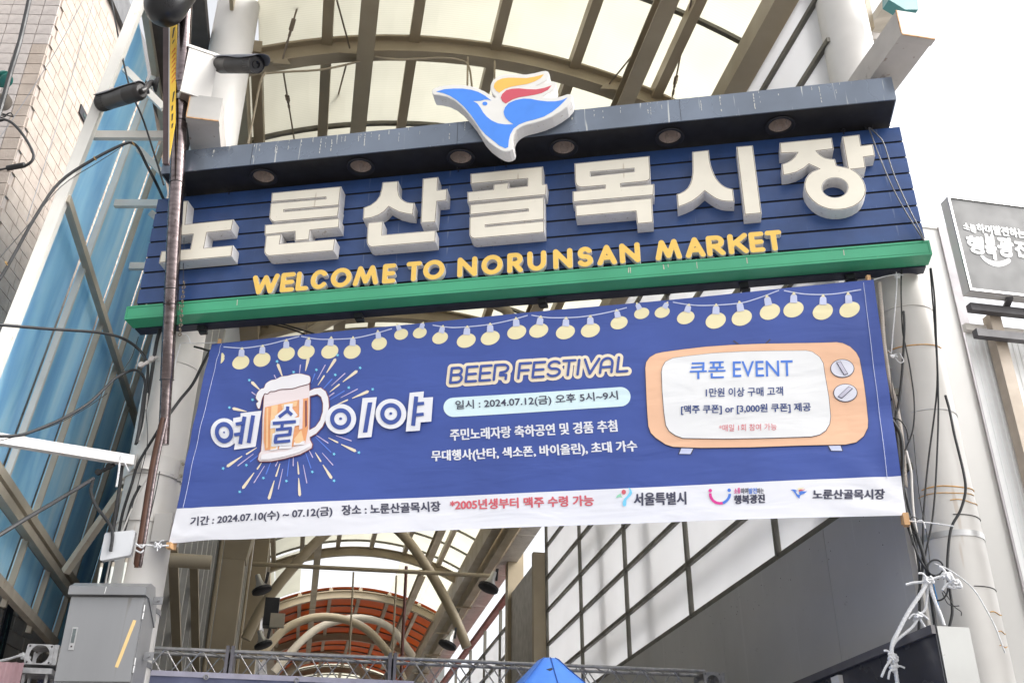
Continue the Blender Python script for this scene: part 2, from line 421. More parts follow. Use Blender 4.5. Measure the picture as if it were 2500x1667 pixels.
for k in range(46):
    x = _rr.uniform(cx0+.1, cx1-.1) if k % 3 else _rr.gauss(-2.4, .5); z1 = ZC1-_rr.uniform(0, .03); h = _rr.uniform(.03, .2); wd = _rr.uniform(.003, .007)
    n_ = 5
    for q in range(n_):
        za_ = z1-h*q/n_; 
        if _rr.random() < .35: continue
        mb.bar(S.W(x+_rr.uniform(-.002, .002), DC-.0012, za_), S.W(x+_rr.uniform(-.002, .002), DC-.0012, za_-h/n_*_rr.uniform(.5, .95)), wd*_rr.uniform(.6, 1.3), .0012, S.n)
obj('white_drips', mb, M('white drips', (.58, .57, .53), .9, var=.2, vs=40), can, kind='stuff')
for x in (-3.62, -1.66, .34):
    mb = MB(); mb.bar(S.W(x, DC-.0007, ZC0), S.W(x, DC-.0007, ZC1), .0035, .001, S.n); obj('sheet_joint', mb, m_black, can)
# --- letters
DF = 7.325
def s2(loop, f): return [tuple(S.loc(S.un(*f(*p), DF))[[0, 2]]) for p in loop]
za, zb, zc, zd = zm(350, 380, 4.238), zm(850, 330, 4.238), zm(1350, 330, 4.238), zm(1800, 250, 4.238)
def arc_pts(cx, cy, rx, ry, a0, a1, n): return [(cx+rx*math.cos(R(a0+(a1-a0)*i/n)), cy+ry*math.sin(R(a0+(a1-a0)*i/n))) for i in range(n+1)]
SYL = [
 [(za, [[(330, 480), (462, 468), (437, 712), (935, 660), (912, 775), (660, 800), (630, 955), (932, 928), (915, 1045), (160, 1112), (187, 990), (485, 966), (513, 818), (295, 838)]])],
 [(za, [[(1330, 387), (2047, 320), (2025, 517), (1458, 566), (1460, 580), (2030, 530), (2012, 632), (1352, 690), (1325, 680), (1308, 660), (1303, 640), (1318, 495), (1885, 447), (1885, 434), (1322, 482)]]),
  (za, [[(1258, 718), (2032, 650), (2025, 747), (1728, 775), (1716, 872), (1568, 886), (1566, 790), (1255, 822)]]),
  (za, [[(1268, 830), (1430, 816), (1413, 912), (1987, 862), (1970, 988), (1300, 1042), (1272, 1034), (1255, 1012), (1250, 990)]])],
 [(zb, [[(357, 490), (520, 477), (517, 560), (530, 625), (550, 655), (575, 678), (605, 693), (635, 700), (687, 702), (672, 828), (600, 818), (520, 798), (455, 765), (420, 745), (380, 790), (320, 830), (240, 860), (152, 872), (160, 752), (230, 725), (290, 680), (325, 630), (345, 560)]]),
  (zb, [[(773, 452), (933, 435), (927, 570), (1027, 557), (1020, 680), (922, 690), (905, 905), (750, 912)]]),
  (zb, [[(203, 908), (362, 892), (355, 1033), (908, 985), (905, 1105), (240, 1162), (212, 1150), (196, 1126), (192, 1100)]])],
 [(zb, [[(1265, 402), (2015, 325), (2015, 510), (2057, 507), (2047, 622), (1235, 697), (1232, 590), (1500, 562), (1505, 510), (1665, 493), (1660, 548), (1850, 527), (1853, 455), (1268, 510)]]),
  (zb, [[(1260, 720), (2027, 645), (2030, 875), (1425, 935), (1425, 948), (2030, 890), (2030, 1010), (1305, 1075), (1275, 1065), (1258, 1045), (1253, 1020), (1257, 850), (1860, 785), (1858, 770), (1258, 828)]])],
 [(zc, [[(222, 295), (998, 218), (1010, 430), (1006, 455), (990, 473), (965, 482), (705, 508), (707, 535), (1048, 507), (1042, 625), (205, 697), (203, 585), (535, 550), (537, 525), (290, 545), (258, 535), (236, 515), (228, 485)], [(390, 385), (838, 347), (838, 380), (390, 428)]]),
  (zc, [[(230, 728), (1025, 652), (1038, 908), (870, 922), (855, 792), (235, 845)]])],
 [(zc, [[(1440, 175), (1612, 157), (1625, 270), (1635, 315), (1650, 360), (1668, 405), (1690, 448), (1718, 485), (1750, 515), (1778, 534), (1810, 548), (1863, 560), (1878, 693), (1790, 690), (1740, 683), (1690, 665), (1635, 632), (1570, 583), (1510, 640), (1440, 690), (1370, 722), (1290, 750), (1280, 612), (1320, 600), (1360, 578), (1395, 545), (1418, 505), (1434, 455), (1443, 390), (1442, 280)]]),
  (zc, [[(1897, 122), (2068, 108), (2160, 812), (1982, 828)]])],
 [(zd, [[(438, 420), (978, 368), (998, 487), (825, 508), (842, 530), (865, 550), (890, 566), (920, 578), (960, 586), (1010, 588), (1030, 655), (1140, 678), (1083, 357), (1263, 335), (1283, 450), (1403, 435), (1427, 555), (1312, 572), (1330, 683), (1190, 697), (1235, 725), (1275, 765), (1305, 810), (1325, 860), (1333, 910), (1326, 955), (1300, 1005), (1262, 1045), (1205, 1080), (1130, 1105), (1060, 1115), (1000, 1115), (940, 1107), (880, 1088), (825, 1060), (780, 1025), (740, 980), (710, 935), (695, 890), (692, 845), (705, 795), (730, 755), (770, 720), (840, 690), (742, 645), (690, 688), (620, 725), (540, 748), (472, 758), (458, 640), (505, 627), (550, 602), (590, 568), (617, 525), (445, 533)],
       ell(1010, 885, 133, 101, 24)])],
]
for syl in SYL:
    body, face, seam = MB(), MB(), MB()
    for f, loops in syl:
        L2 = [s2(l, f) for l in loops]
        body.poly(L2, lambda p: S.W(p[0], DF, p[1]), back=S.n*(DB-.002-DF))
        seam.poly([offs(L2[0], -.0040)]+[offs(h, .0040) for h in L2[1:]], lambda p: S.W(p[0], DF-.0015, p[1]), back=S.n*.0012)
        face.poly([offs(L2[0], -.0088)]+[offs(h, .0065) for h in L2[1:]], lambda p: S.W(p[0], DF-.003, p[1]), back=S.n*.0029)
    bo = obj('korean_letter', body, m_white, sign)
    obj('edge_seam', seam, m_seam, bo)
    obj('letter_face', face, m_cream, bo)
# --- rounded latin letters from strokes (signed distance, marching squares)
def sdf_loops(strokes, r, box, h):
    x0, y0, x1, y1 = box
    nx, ny = int((x1-x0)/h)+3, int((y1-y0)/h)+3
    X, Y = np.meshgrid(x0-h+h*np.arange(nx), y0-h+h*np.arange(ny))
    Dm = np.full(X.shape, 1e6)
    for st in strokes:
        for (ax, ay), (bx, by) in zip(st[:-1], st[1:]):
            dx, dy = bx-ax, by-ay; l = dx*dx+dy*dy+1e-12
            t = np.clip(((X-ax)*dx+(Y-ay)*dy)/l, 0, 1)
            Dm = np.minimum(Dm, np.hypot(X-ax-t*dx, Y-ay-t*dy))
    G = Dm-r
    segs = {}
    def ip(i, j, k, l):
        a, b = G[i, j], G[k, l]; t = a/(a-b)
        return (X[i, j]+(X[k, l]-X[i, j])*t, Y[i, j]+(Y[k, l]-Y[i, j])*t)
    nxt = {}
    for i in range(ny-1):
        for j in range(nx-1):
            c = (G[i, j] < 0)*1+(G[i, j+1] < 0)*2+(G[i+1, j+1] < 0)*4+(G[i+1, j] < 0)*8
            if c in (0, 15): continue
            e = {0: ('h', i, j), 1: ('v', i, j+1), 2: ('h', i+1, j), 3: ('v', i, j)}
            T = {1: [(3, 0)], 2: [(0, 1)], 3: [(3, 1)], 4: [(1, 2)], 5: [(3, 0), (1, 2)], 6: [(0, 2)], 7: [(3, 2)], 8: [(2, 3)], 9: [(2, 0)], 10: [(0, 1), (2, 3)], 11: [(2, 1)], 12: [(1, 3)], 13: [(1, 0)], 14: [(0, 3)]}[c]
            for a, b in T: nxt[e[a]] = e[b]
    def pt(e):
        k, i, j = e
        return ip(i, j, i, j+1) if k == 'h' else ip(i, j, i+1, j)
    loops = []
    while nxt:
        s0 = next(iter(nxt)); L = []; e = s0
        while e in nxt:
            L.append(pt(e)); e = nxt.pop(e)
        # thin out
        o = [L[0]]
        for q in range(1, len(L)-1):
            a, b, c = np.array(o[-1]), np.array(L[q]), np.array(L[q+1])
            if abs(np.cross(b-a, c-b))/(np.linalg.norm(c-a)+1e-9) > h*.04 or np.linalg.norm(b-a) > .03: o.append(L[q])
        loops.append(o)
    loops = [l for l in loops if len(l) > 5]
    loops.sort(key=lambda l: -abs(area(l)))
    return loops
def earc(cx, cy, rx, ry, a0, a1, n=14): return arc_pts(cx, cy, rx, ry, a0, a1, n)
GL = {
 'W': [[(0, 1), (.24, 0), (.5, .95), (.76, 0), (1, 1)]], 'E': [[(1, 1), (0, 1), (0, 0), (1, 0)], [(0, .5), (.92, .5)]], 'L': [[(0, 1), (0, 0), (1, 0)]],
 'C': [earc(.5, .5, .5, .5, 42, 318)], 'O': [earc(.5, .5, .5, .5, 0, 360, 22)], 'M': [[(0, 0), (.2, 1), (.5, .1), (.8, 1), (1, 0)]],
 'T': [[(0, 1), (1, 1)], [(.5, 1), (.5, 0)]], 'N': [[(0, 0), (0, 1), (1, 0), (1, 1)]],
 'R': [[(0, 0), (0, 1), (.55, 1)]+earc(.55, .73, .42, .27, 90, -90, 10)+[(0, .46)], [(.45, .46), (1, 0)]],
 'U': [[(0, 1), (0, .45)]+earc(.5, .45, .5, .45, 180, 360, 12)+[(1, 1)]],
 'S': [earc(.5, .745, .45, .255, 28, 250, 12)+earc(.5, .255, .5, .255, 90, -155, 12)], 'A': [[(0, 0), (.5, 1), (1, 0)], [(.2, .32), (.8, .32)]],
 'K': [[(0, 0), (0, 1)], [(1, 1), (0, .38)], [(.36, .6), (1, 0)]],
}
ENG = [('W', za, 1125, 1400), ('E', za, 1420, 1568), ('L', za, 1582, 1712), ('C', za, 1732, 1915), ('O', za, 1940, 2155), ('M', zb, 55, 315), ('E', zb, 355, 495),
       ('T', zb, 600, 760), ('O', zb, 775, 1000), ('N', zb, 1130, 1335), ('O', zb, 1378, 1600), ('R', zb, 1645, 1810), ('U', zb, 1853, 2050), ('N', zb, 2120, 2322),
       ('S', zc, 250, 415), ('A', zc, 455, 660), ('N', zc, 688, 903), ('M', zc, 1055, 1330), ('A', zc, 1365, 1575), ('R', zc, 1587, 1780), ('K', zc, 1810, 2020), ('E', zc, 2030, 2190), ('T', zd, 292, 468)]
DE = 7.405
zA = S.un(*za(1190, 1436), DE)[2]; zB_ = S.un(*zd(405, 1536), DE)[2]
zAt = S.un(*za(1150, 1236), DE)[2]; zBt = S.un(*zd(380, 1330), DE)[2]
ebase, eh = (zA+zB_)/2, ((zAt-zA)+(zBt-zB_))/2
xA, xB = S.loc(S.un(*za(1190, 1436), DE))[0], S.loc(S.un(*zd(405, 1536), DE))[0]
for ch, f, a, b in ENG:
    ua, ub = f(a, 0)[0], f(b, 0)[0]; t = ((ua+ub)/2-625)/(1895-625)
    vm = 695+(589-695)*t
    x0 = S.loc(S.un(ua, vm, DE))[0]; x1 = S.loc(S.un(ub, vm, DE))[0]
    tt = ((x0+x1)/2-xA)/(xB-xA); zb0 = zA+(zB_-zA)*tt; r_ = .0235; hh = eh
    st = [[(x0+r_+p[0]*(x1-x0-2*r_), zb0+r_+p[1]*(hh-2*r_)) for p in s_] for s_ in GL[ch]]
    loops = sdf_loops(st, r_, (x0, zb0, x1, zb0+hh), .0045)
    outer = [loops[0]]+[l for l in loops[1:]]
    body, face = MB(), MB()
    body.poly(outer, lambda p: S.W(p[0], DE, p[1]), back=S.n*(DB-.002-DE))
    face.poly([offs(outer[0], -.0015)]+[offs(l, .0015) for l in outer[1:]], lambda p: S.W(p[0], DE-.004, p[1]), back=S.n*.0039)
    lo = obj('latin_letter', body, m_white, sign)
    obj('letter_face', face, m_yellow, lo)
# --- bird emblem in front of the canopy
zE = zm(1030, 150, 5.808); DEm = 6.95
def e2(loop): return [tuple(S.loc(S.un(*zE(*p), DEm))[[0, 2]]) for p in loop]
BO = [(145, 415), (165, 395), (200, 375), (250, 360), (300, 350), (430, 338), (560, 338), (680, 352), (790, 385), (890, 430), (970, 480), (1030, 522), (1048, 512), (1010, 475), (985, 435), (972, 395), (976, 340), (995, 295), (1030, 255), (1070, 225), (1110, 205), (1160, 192), (1220, 185), (1350, 190), (1480, 190), (1600, 170), (1700, 145), (1760, 138), (1790, 150), (1806, 180), (1808, 220), (1785, 268), (1700, 315), (1620, 348), (1700, 335), (1780, 310), (1860, 290), (1892, 300), (1908, 330), (1900, 365), (1870, 400), (1800, 450), (1705, 515), (1800, 522), (1900, 520), (1990, 495), (2060, 470), (2110, 470), (2138, 500), (2132, 565), (2060, 650), (1960, 720), (1850, 785), (1720, 840), (1600, 875), (1480, 905), (1430, 922), (1380, 950), (1340, 980), (1310, 1020), (1292, 1060), (1286, 1100), (1290, 1150), (1300, 1205), (1288, 1248), (1245, 1275), (1190, 1285), (1140, 1275), (1050, 1225), (950, 1150), (870, 1060), (810, 960), (740, 850), (650, 740), (560, 640), (460, 560), (360, 510), (250, 485), (165, 478), (145, 450)]
BB = [(205, 435), (320, 402), (450, 392), (580, 393), (700, 410), (800, 440), (900, 495), (985, 562), (940, 548), (890, 548), (830, 567), (725, 568), (790, 605), (830, 660), (870, 730), (920, 790), (990, 845), (1080, 885), (1180, 900), (1300, 900), (1230, 850), (1190, 810), (1168, 765), (1160, 720), (1180, 660), (1230, 600), (1330, 555), (1440, 535), (1540, 538), (1650, 560), (1780, 575), (1900, 573), (1990, 555), (2065, 520), (2020, 570), (1950, 640), (1850, 720), (1730, 790), (1600, 830), (1480, 860), (1380, 900), (1300, 960), (1255, 1040), (1235, 1120), (1225, 1220), (1185, 1238), (1100, 1200), (1000, 1120), (900, 1040), (830, 960), (770, 870), (700, 770), (600, 650), (500, 560), (400, 495), (300, 455)]
BR_ = [(1120, 520), (1140, 470), (1200, 415), (1280, 395), (1380, 390), (1500, 402), (1620, 405), (1730, 385), (1840, 348), (1790, 410), (1700, 455), (1600, 480), (1480, 500), (1380, 515), (1290, 545), (1190, 605), (1140, 570)]
BY = [(1020, 370), (1030, 320), (1070, 280), (1140, 250), (1230, 238), (1350, 240), (1480, 245), (1600, 225), (1730, 190), (1690, 240), (1600, 290), (1500, 325), (1380, 345), (1270, 365), (1180, 395), (1100, 450), (1050, 420)]
bo2 = e2(BO)
mb = MB(); mb.poly([bo2], lambda p: S.W(p[0], DEm, p[1]), back=S.n*.14)
em = obj('bird_emblem', mb, m_white, sign)
mb = MB(); mb.poly([offs(bo2, -.006)], lambda p: S.W(p[0], DEm-.003, p[1]), back=S.n*.0028)
obj('emblem_face', mb, M('emblem acrylic', (.76, .74, .70), .35, var=.03, dirt=((.4, .3, .2), .15, 22), streak=((.8, .8, .78), .70, 24, 1)), em)
for nm, L_, m_ in (('blue_wing', BB, m_sblue), ('red_feather', BR_, m_sred), ('amber_feather', BY, m_syel), ('bird_eye', ell(895, 605, 36, 27, 16), m_sblue)):
    mb = MB(); mb.poly([e2(L_)], lambda p: S.W(p[0], DEm-.005, p[1]), back=S.n*.0018); obj(nm, mb, m_, em)
mb = MB()
for dx in (-.12, .14): mb.cyl(S.W(-1.33+dx, DEm+.14, 7.7), S.W(-1.33+dx, DC, 7.7), .012, n=8)
mb.cyl(S.W(-1.33, DEm+.13, 7.49), S.W(-1.30, DC+.3, 7.54), .008, n=8)
obj('emblem_bracket', mb, m_black, em)
# ------------------------------------------------------------------ the festival banner
PB0 = S.W(-3.9, 7.60, 5); PB1 = S.W(1.75, 7.48, 5)
_d = PB1-PB0; _d /= np.linalg.norm(_d)
BN = np.array([-_d[1], _d[0], 0.]); 
if BN @ S.n < 0: BN = -BN            # points away from the viewer
TLb, TRb, BRb, BLb = (516, 838), (2133, 683), (2213, 1257), (412, 1326)
def b2(u, v):
    P = PL(u, v, PB0, BN); q = P-PB0
    return (q@_d, P[2])
c2 = [b2(*p) for p in (TLb, TRb, BRb, BLb)]
xb0 = min(c2[0][0], c2[3][0]); xb1 = max(c2[1][0], c2[2][0])
def bwave(x, z):
    dl = max(0., x-xb0); dr = max(0., xb1-x)
    w_ = .008*math.exp(-dl/.45)*math.sin(z*13+math.sin(z*5)*1.5) + .009*math.exp(-dr/.5)*math.sin(z*12+1+math.sin(z*5))
    for cx_, cz_, k_ in ((xb0, c2[0][1], 1), (xb0, c2[3][1], 2), (xb1, c2[1][1], 3), (xb1, c2[2][1], 4)):
        r_ = math.hypot(x-cx_, z-cz_); w_ += .0085*math.exp(-r_/.55)*min(1, r_/.12)*math.sin(math.atan2(z-cz_, x-cx_)*11+k_)
    return w_ + .006*math.sin(x*1.7+z*2.2) + .004*math.sin(x*3.1-z*3.9)
def b3(p, lay=0.):
    x, z = p
    return PB0 + _d*x + np.array([0, 0, z-PB0[2]]) + BN*(bwave(x, z)-.003*lay)
def MBann(name, col, rough=.5, var=.05):
    m = M(name, col, rough, var=var, vs=1.2)
    nt_ = m.node_tree; N = nt_.nodes; L = nt_.links; b = N['Principled BSDF']
    g = N.new('ShaderNodeNewGeometry')
    mp = N.new('ShaderNodeMapping'); mp.inputs['Scale'].default_value = (1.7, 1.7, 5.5); mp.inputs['Rotation'].default_value = (0, .06, 0)
    L.new(g.outputs['Position'], mp.inputs[0])
    t = N.new('ShaderNodeTexNoise'); t.inputs['Scale'].default_value = 1.0; t.inputs['Detail'].default_value = 2.5; t.inputs['Distortion'].default_value = .5
    L.new(mp.outputs[0], t.inputs['Vector'])
    bp = N.new('ShaderNodeBump'); bp.inputs['Strength'].default_value = .55; bp.inputs['Distance'].default_value = .022
    L.new(t.outputs[0], bp.inputs['Height']); L.new(bp.outputs[0], b.inputs['Normal'])
    return m
mb_blue = MBann('banner blue cloth', (.041, .080, .325), .44, .12)
mb_white = MBann('banner white cloth', (.78, .78, .82))
mb_cream = MBann('print cream', (.84, .72, .54)); mb_bulb = MBann('print bulb yellow', (.84, .75, .46)); mb_cap = MBann('print lavender', (.56, .60, .80))
mb_ink = MBann('print dark ink', (.055, .055, .095)); mb_red = MBann('print red', (.66, .12, .15)); mb_teal = MBann('print pale teal', (.67, .83, .86))
mb_peach = MBann('print peach', (.83, .50, .32)); mb_scr = MBann('print screen white', (.78, .78, .78)); mb_roy = MBann('print royal blue', (.07, .20, .66)); mb_navy = MBann('print navy', (.035, .065, .22))
mb_knob = MBann('print knob grey', (.70, .70, .78)); mb_beer = MBann('print beer', (.80, .36, .16)); mb_beer2 = MBann('print beer light', (.86, .56, .30)); mb_pink = MBann('print foam pink', (.80, .70, .70))
mb_mar = MBann('print maroon line', (.22, .07, .08)); mb_purp = MBann('print lilac', (.58, .50, .74)); mb_sky = MBann('print sky blue', (.20, .62, .85)); mb_mid = MBann('print mid blue', (.10, .20, .68))
mb_mag = MBann('print magenta', (.72, .04, .30)); mb_grn = MBann('print leaf green', (.30, .66, .45)); mb_foam = MBann('print foam', (.80, .78, .80))
banner = empty('festival_banner', b3(((xb0+xb1)/2, c2[3][1])), S.yaw, 'blue beer festival banner with printed mug and television hung between the two columns', 'banner')
# cloth, two colours along the printed bottom strip; one sheet of its own thickness
stripL, stripR = b2(436, 1240), b2(2206, 1161)
NX, NZ = 90, 44
cloth = MB(); idx = lambda i, j: i*(NX+1)+j
tl, tr_, br_, bl_ = c2
vv = []
ztop_sag = lambda s: -.018*math.sin(math.pi*s)
rows = []
fs_ = .235   # fraction of the height taken by the white strip
for i in range(NZ+1):
    t = i/NZ
    for j in range(NX+1):
        s_ = j/NX
        bot = np.array(bl_)*(1-s_)+np.array(br_)*s_; top = np.array(tl)*(1-s_)+np.array(tr_)*s_
        sp = np.array(stripL)*(1-s_)+np.array(stripR)*s_
        sp = bot+(top-bot)*((sp[1]-bot[1])/(top[1]-bot[1]))
        k = 9
        q = bot+(sp-bot)*(i/k) if i <= k else sp+(top-sp)*((i-k)/(NZ-k))
        z_ = q[1] + (.02*math.sin(math.pi*min(1, s_*6))*0 if i else 0)
        if i == 0: z_ += .022*math.sin(math.pi*s_)+.012*math.exp(-(s_-.06)**2*900)
        vv.append((q[0], z_))
P3 = [b3(p) for p in vv]; P3b = [p+BN*.002 for p in P3]; n0 = len(P3)
cloth.v = P3+P3b
for i in range(NZ):
    for j in range(NX):
        a, b, c, d = idx(i, j), idx(i, j+1), idx(i+1, j+1), idx(i+1, j)
        mi = 1 if i < 9 else 0
        cloth.f.append([a, b, c, d]); cloth.m.append(mi)
        cloth.f.append([d+n0, c+n0, b+n0, a+n0]); cloth.m.append(mi)
for j in range(NX):
    cloth.f.append([idx(0, j+1), idx(0, j), idx(0, j)+n0, idx(0, j+1)+n0]); cloth.m.append(1)
    cloth.f.append([idx(NZ, j), idx(NZ, j+1), idx(NZ, j+1)+n0, idx(NZ, j)+n0]); cloth.m.append(0)
for i in range(NZ):
    cloth.f.append([idx(i, 0), idx(i+1, 0), idx(i+1, 0)+n0, idx(i, 0)+n0]); cloth.m.append(1)
    cloth.f.append([idx(i+1, NX), idx(i, NX), idx(i, NX)+n0, idx(i+1, NX)+n0]); cloth.m.append(0)
obj('cloth', cloth, [mb_blue, mb_white], banner, True, recalc=False)
# --- prints: flat pieces laid on the waving cloth
def lay_mesh(name, v2, faces, mat, lay, parent=banner, cut=.11):
    bm = bmesh.new()
    vs = [bm.verts.new((x, z, 0)) for x, z in v2]
    for f in faces:
        try: bm.faces.new([vs[i] for i in f])
        except ValueError: pass
    xs = [p[0] for p in v2]; zs = [p[1] for p in v2]
    for ax, lo, hi in ((0, min(xs), max(xs)), (1, min(zs), max(zs))):
        k = math.floor(lo/cut)+1
        while k*cut < hi:
            co = [0, 0, 0]; co[ax] = k*cut; no = [0, 0, 0]; no[ax] = 1
            bmesh.ops.bisect_plane(bm, geom=bm.verts[:]+bm.edges[:]+bm.faces[:], plane_co=co, plane_no=no); k += 1
    bm.verts.index_update()
    mb = MB(); mb.v = [b3((v.co.x, v.co.y), lay) for v in bm.verts]; mb.f = [[v.index for v in f.verts] for f in bm.faces]; mb.m = [0]*len(mb.f)
    bm.free()
    # face the viewer
    for f in mb.f:
        a, b, c = [mb.v[i] for i in f[:3]]
        if np.cross(b-a, c-a)@BN > 0: f.reverse()
    return obj(name, mb, mat, parent, recalc=False)
def pr(name, f, loops, mat, lay=1, parent=banner, grow=0., smooth=False):
    L2 = [[b2(*f(*p)) for p in (crc(l) if smooth else l)] for l in loops]
    if grow: L2 = [offs(L2[0], grow)]+[offs(l, -grow) for l in L2[1:]]
    flat = [p for l in L2 for p in l]
    tris = tessellate_polygon([[Vector((p[0], p[1], 0)) for p in l] for l in L2])
    return lay_mesh(name, flat, tris, mat, lay, parent)
_tc = {}
def glyphs(s, bold=0., shear=0., spacing=1.0):
    key = (s, bold, shear, spacing)
    if key in _tc: return _tc[key]
    c = bpy.data.curves.new('t', 'FONT'); c.body = s; c.size = 1; c.offset = bold; c.shear = shear; c.resolution_u = 3; c.space_character = spacing
    c.fill_mode = 'FRONT'
    o = bpy.data.objects.new('t', c); COL.objects.link(o)
    dg = bpy.context.evaluated_depsgraph_get(); dg.update()
    me = bpy.data.meshes.new_from_object(o.evaluated_get(dg))
    v = np.array([x.co[:2] for x in me.vertices]); fcs = [tuple(p.vertices) for p in me.polygons]
    bpy.data.objects.remove(o); bpy.data.curves.remove(c); bpy.data.meshes.remove(me)
    _tc[key] = (v, fcs); return _tc[key]
def fit(v, f, BL, BRr, TL, proj):
    o = np.array(proj(*f(*BL))); ex = np.array(proj(*f(*BRr)))-o; ey = np.array(proj(*f(*TL)))-o
    mn, mx = v.min(0), v.max(0); s_ = (v-mn)/(mx-mn)
    return o+s_[:, :1]*ex+s_[:, 1:]*ey
def ptxt(name, s, f, BL, BRr, TL, mat, lay=1, bold=0., shear=0., ref=None, parent=banner):
    v, fc = glyphs(s, min(bold, .007), shear)
    V = fit(v, f, BL, BRr, TL, b2); n_ = len(V); k = max(0., bold-.007)*(V[:, 1].max()-V[:, 1].min())*1.3
    if k > 0:      # heavier strokes: the same glyphs laid again a hair to either side
        V = np.concatenate([V+np.array((-k, 0)), V+np.array((k, 0)), V+np.array((0, k*.8))]); fc = [tuple(i+n_*j for i in f_) for j in range(3) for f_ in fc]
    o = lay_mesh(name, V, fc, mat, lay, parent, cut=9.)
    if k > 0:
        me = o.data; m_ = len(me.vertices)//3; nb = (W4(parent).inverted().to_3x3() @ Vector(-BN))*.0006
        for i_ in range(m_, 3*m_): me.vertices[i_].co += nb*(i_//m_)
    return o
z5, z6, z7, zMg = zm(400, 750, 3.357), zm(1000, 750, 3.357), zm(1500, 750, 3.357), zm(480, 850, 3.7935)
zt = zm(1100, 650, 2.138); ze = zm(600, 1200, 3.357); zf = zm(0, 1200, 3.357); zs_ = zm(1400, 1150, 2.767)
idt = lambda x, y: (x, y)
# printed string of bulbs
for f, pts in ((z5, [(490, 325), (590, 333), (680, 333), (850, 305), (980, 272), (1110, 238)]), (z5, [(1125, 238), (1230, 257), (1330, 263), (1540, 255), (1700, 224), (1870, 176)]),
               (z6, [(190, 148), (300, 164), (400, 168), (620, 150), (800, 118), (970, 72)]), (z6, [(1000, 70), (1100, 86), (1200, 91), (1400, 82), (1600, 48), (1780, 2)]),
               (zt, [(1160, 185), (1240, 198), (1330, 203), (1500, 193), (1600, 168), (1715, 126)]), (zt, [(1740, 128), (1850, 145), (1980, 146), (2080, 134), (2160, 117)])):
    c_ = [np.array(p) for p in cr(pts, 5)]; wd = 4.4 if f is not zt else 2.9
    up_ = [(p[0], p[1]-wd) for p in c_]; dn = [(p[0], p[1]+wd) for p in c_][::-1]
    pr('printed_cord', f, [up_+dn], mb_cap, 1)
def bulb(f, x, y, rx, ry, tilt=0., half=False):
    k = np.array([math.sin(tilt), -math.cos(tilt)]); sx = np.array([math.cos(tilt), math.sin(tilt)])
    c = np.array([x, y])
    R_ = lambda a, b: tuple(c+sx*a*rx+k*b*ry)
    e = ell(x, y, rx, ry, 28)
    if tilt or True: e = [tuple(c+np.array([math.cos(t)*rx*1.0, math.sin(t)*ry*1.0-math.cos(t)*rx*.16])) for t in np.linspace(0, 2*math.pi, 29)[:-1]]
    if half: e = [p for p in e if p[0] > 462]
    b_ = pr('printed_bulb', f, [e], mb_bulb, 1)
    if not half: pr('bulb_cap', f, [[R_(-.36, .8), R_(.36, .8), R_(.32, 1.62), R_(.25, 1.78), R_(-.25, 1.78), R_(-.32, 1.62)]], mb_cap, 2, b_)
    if not half: pr('bulb_tip', f, [[R_(-.22, 1.79), R_(.22, 1.79), R_(.12, 1.92), R_(.06, 2.12), R_(-.06, 2.12), R_(-.12, 1.92)]], mb_bulb, 2, b_)
bulb(z5, 462, 418, 36, 50, 0, True)
for x, y, t in ((632, 452, .1), (806, 430, .05), (1005, 383, 0), (1167, 367, .2), (1360, 362, .12), (1543, 362, .08)): bulb(z5, x, y, 70, 58, t)
bulb(z5, 1765, 297, 63, 52, -.1); bulb(z5, 1945, 222, 57, 44, -.35); bulb(z5, 2098, 210, 57, 44, .35); bulb(z5, 2265, 252, 65, 50, .25)
for x, y, t in ((466, 277, .08), (663, 256, 0), (880, 210, -.05), (1060, 196, .15), (1278, 207, .06), (1482, 190, 0)): bulb(z6, x, y, 78, 58, t)
bulb(z6, 1717, 127, 70, 53, -.2); bulb(z6, 1902, 48, 62, 46, -.45); bulb(z6, 2070, 38, 62, 46, .5); bulb(z6, 2263, 82, 72, 55, .25)
for x, y, t in ((1384, 283, .03), (1520, 268, -.15), (1667, 237, -.2), (1790, 225, .02), (1943, 236, .02), (2083, 225, -.1)): bulb(zt, x, y, 53, 42, t)
# firework rays round the mug
def ray2(p, q, w0, w1, mat, lay=1, nm='printed_ray'):
    p, q = np.array(p, float), np.array(q, float); d = q-p; l = np.linalg.norm(d); d /= l; nn = np.array([-d[1], d[0]])
    L_ = [tuple(p+nn*w0*.55-d*0), tuple(p-d*w0*.6), tuple(p-nn*w0*.55), tuple(p+d*l*.3-nn*w0*.5), tuple(q-nn*w1*.5), tuple(q+nn*w1*.5), tuple(p+d*l*.3+nn*w0*.5)]
    pr(nm, zMg, [L_], mat, lay)
for p, q in (((755, 155), (797, 268)), ((518, 320), (592, 392)), ((345, 560), (465, 588)), ((292, 1092), (425, 1000)), ((433, 1290), (535, 1152)), ((675, 1390), (722, 1225)), ((960, 1360), (948, 1203)), ((1250, 1200), (1172, 1080)), ((1468, 950), (1340, 890)), ((1582, 398), (1438, 460)), ((1478, 212), (1352, 308)), ((1282, 105), (1203, 225)), ((1035, 95), (1008, 210))):
    ray2(p, q, 25, 7, mb_cream)
for p, q in (((565, 1118), (605, 1060)), ((738, 1185), (775, 1068)), ((948, 1165), (938, 1050)), ((1152, 1048), (1100, 965)), ((1307, 872), (1220, 828)), ((1395, 475), (1290, 522)), ((1318, 332), (1230, 402)), ((1180, 253), (1122, 340)), ((465, 982), (560, 920))):
    ray2(p, q, 14, 5, mb_cream)
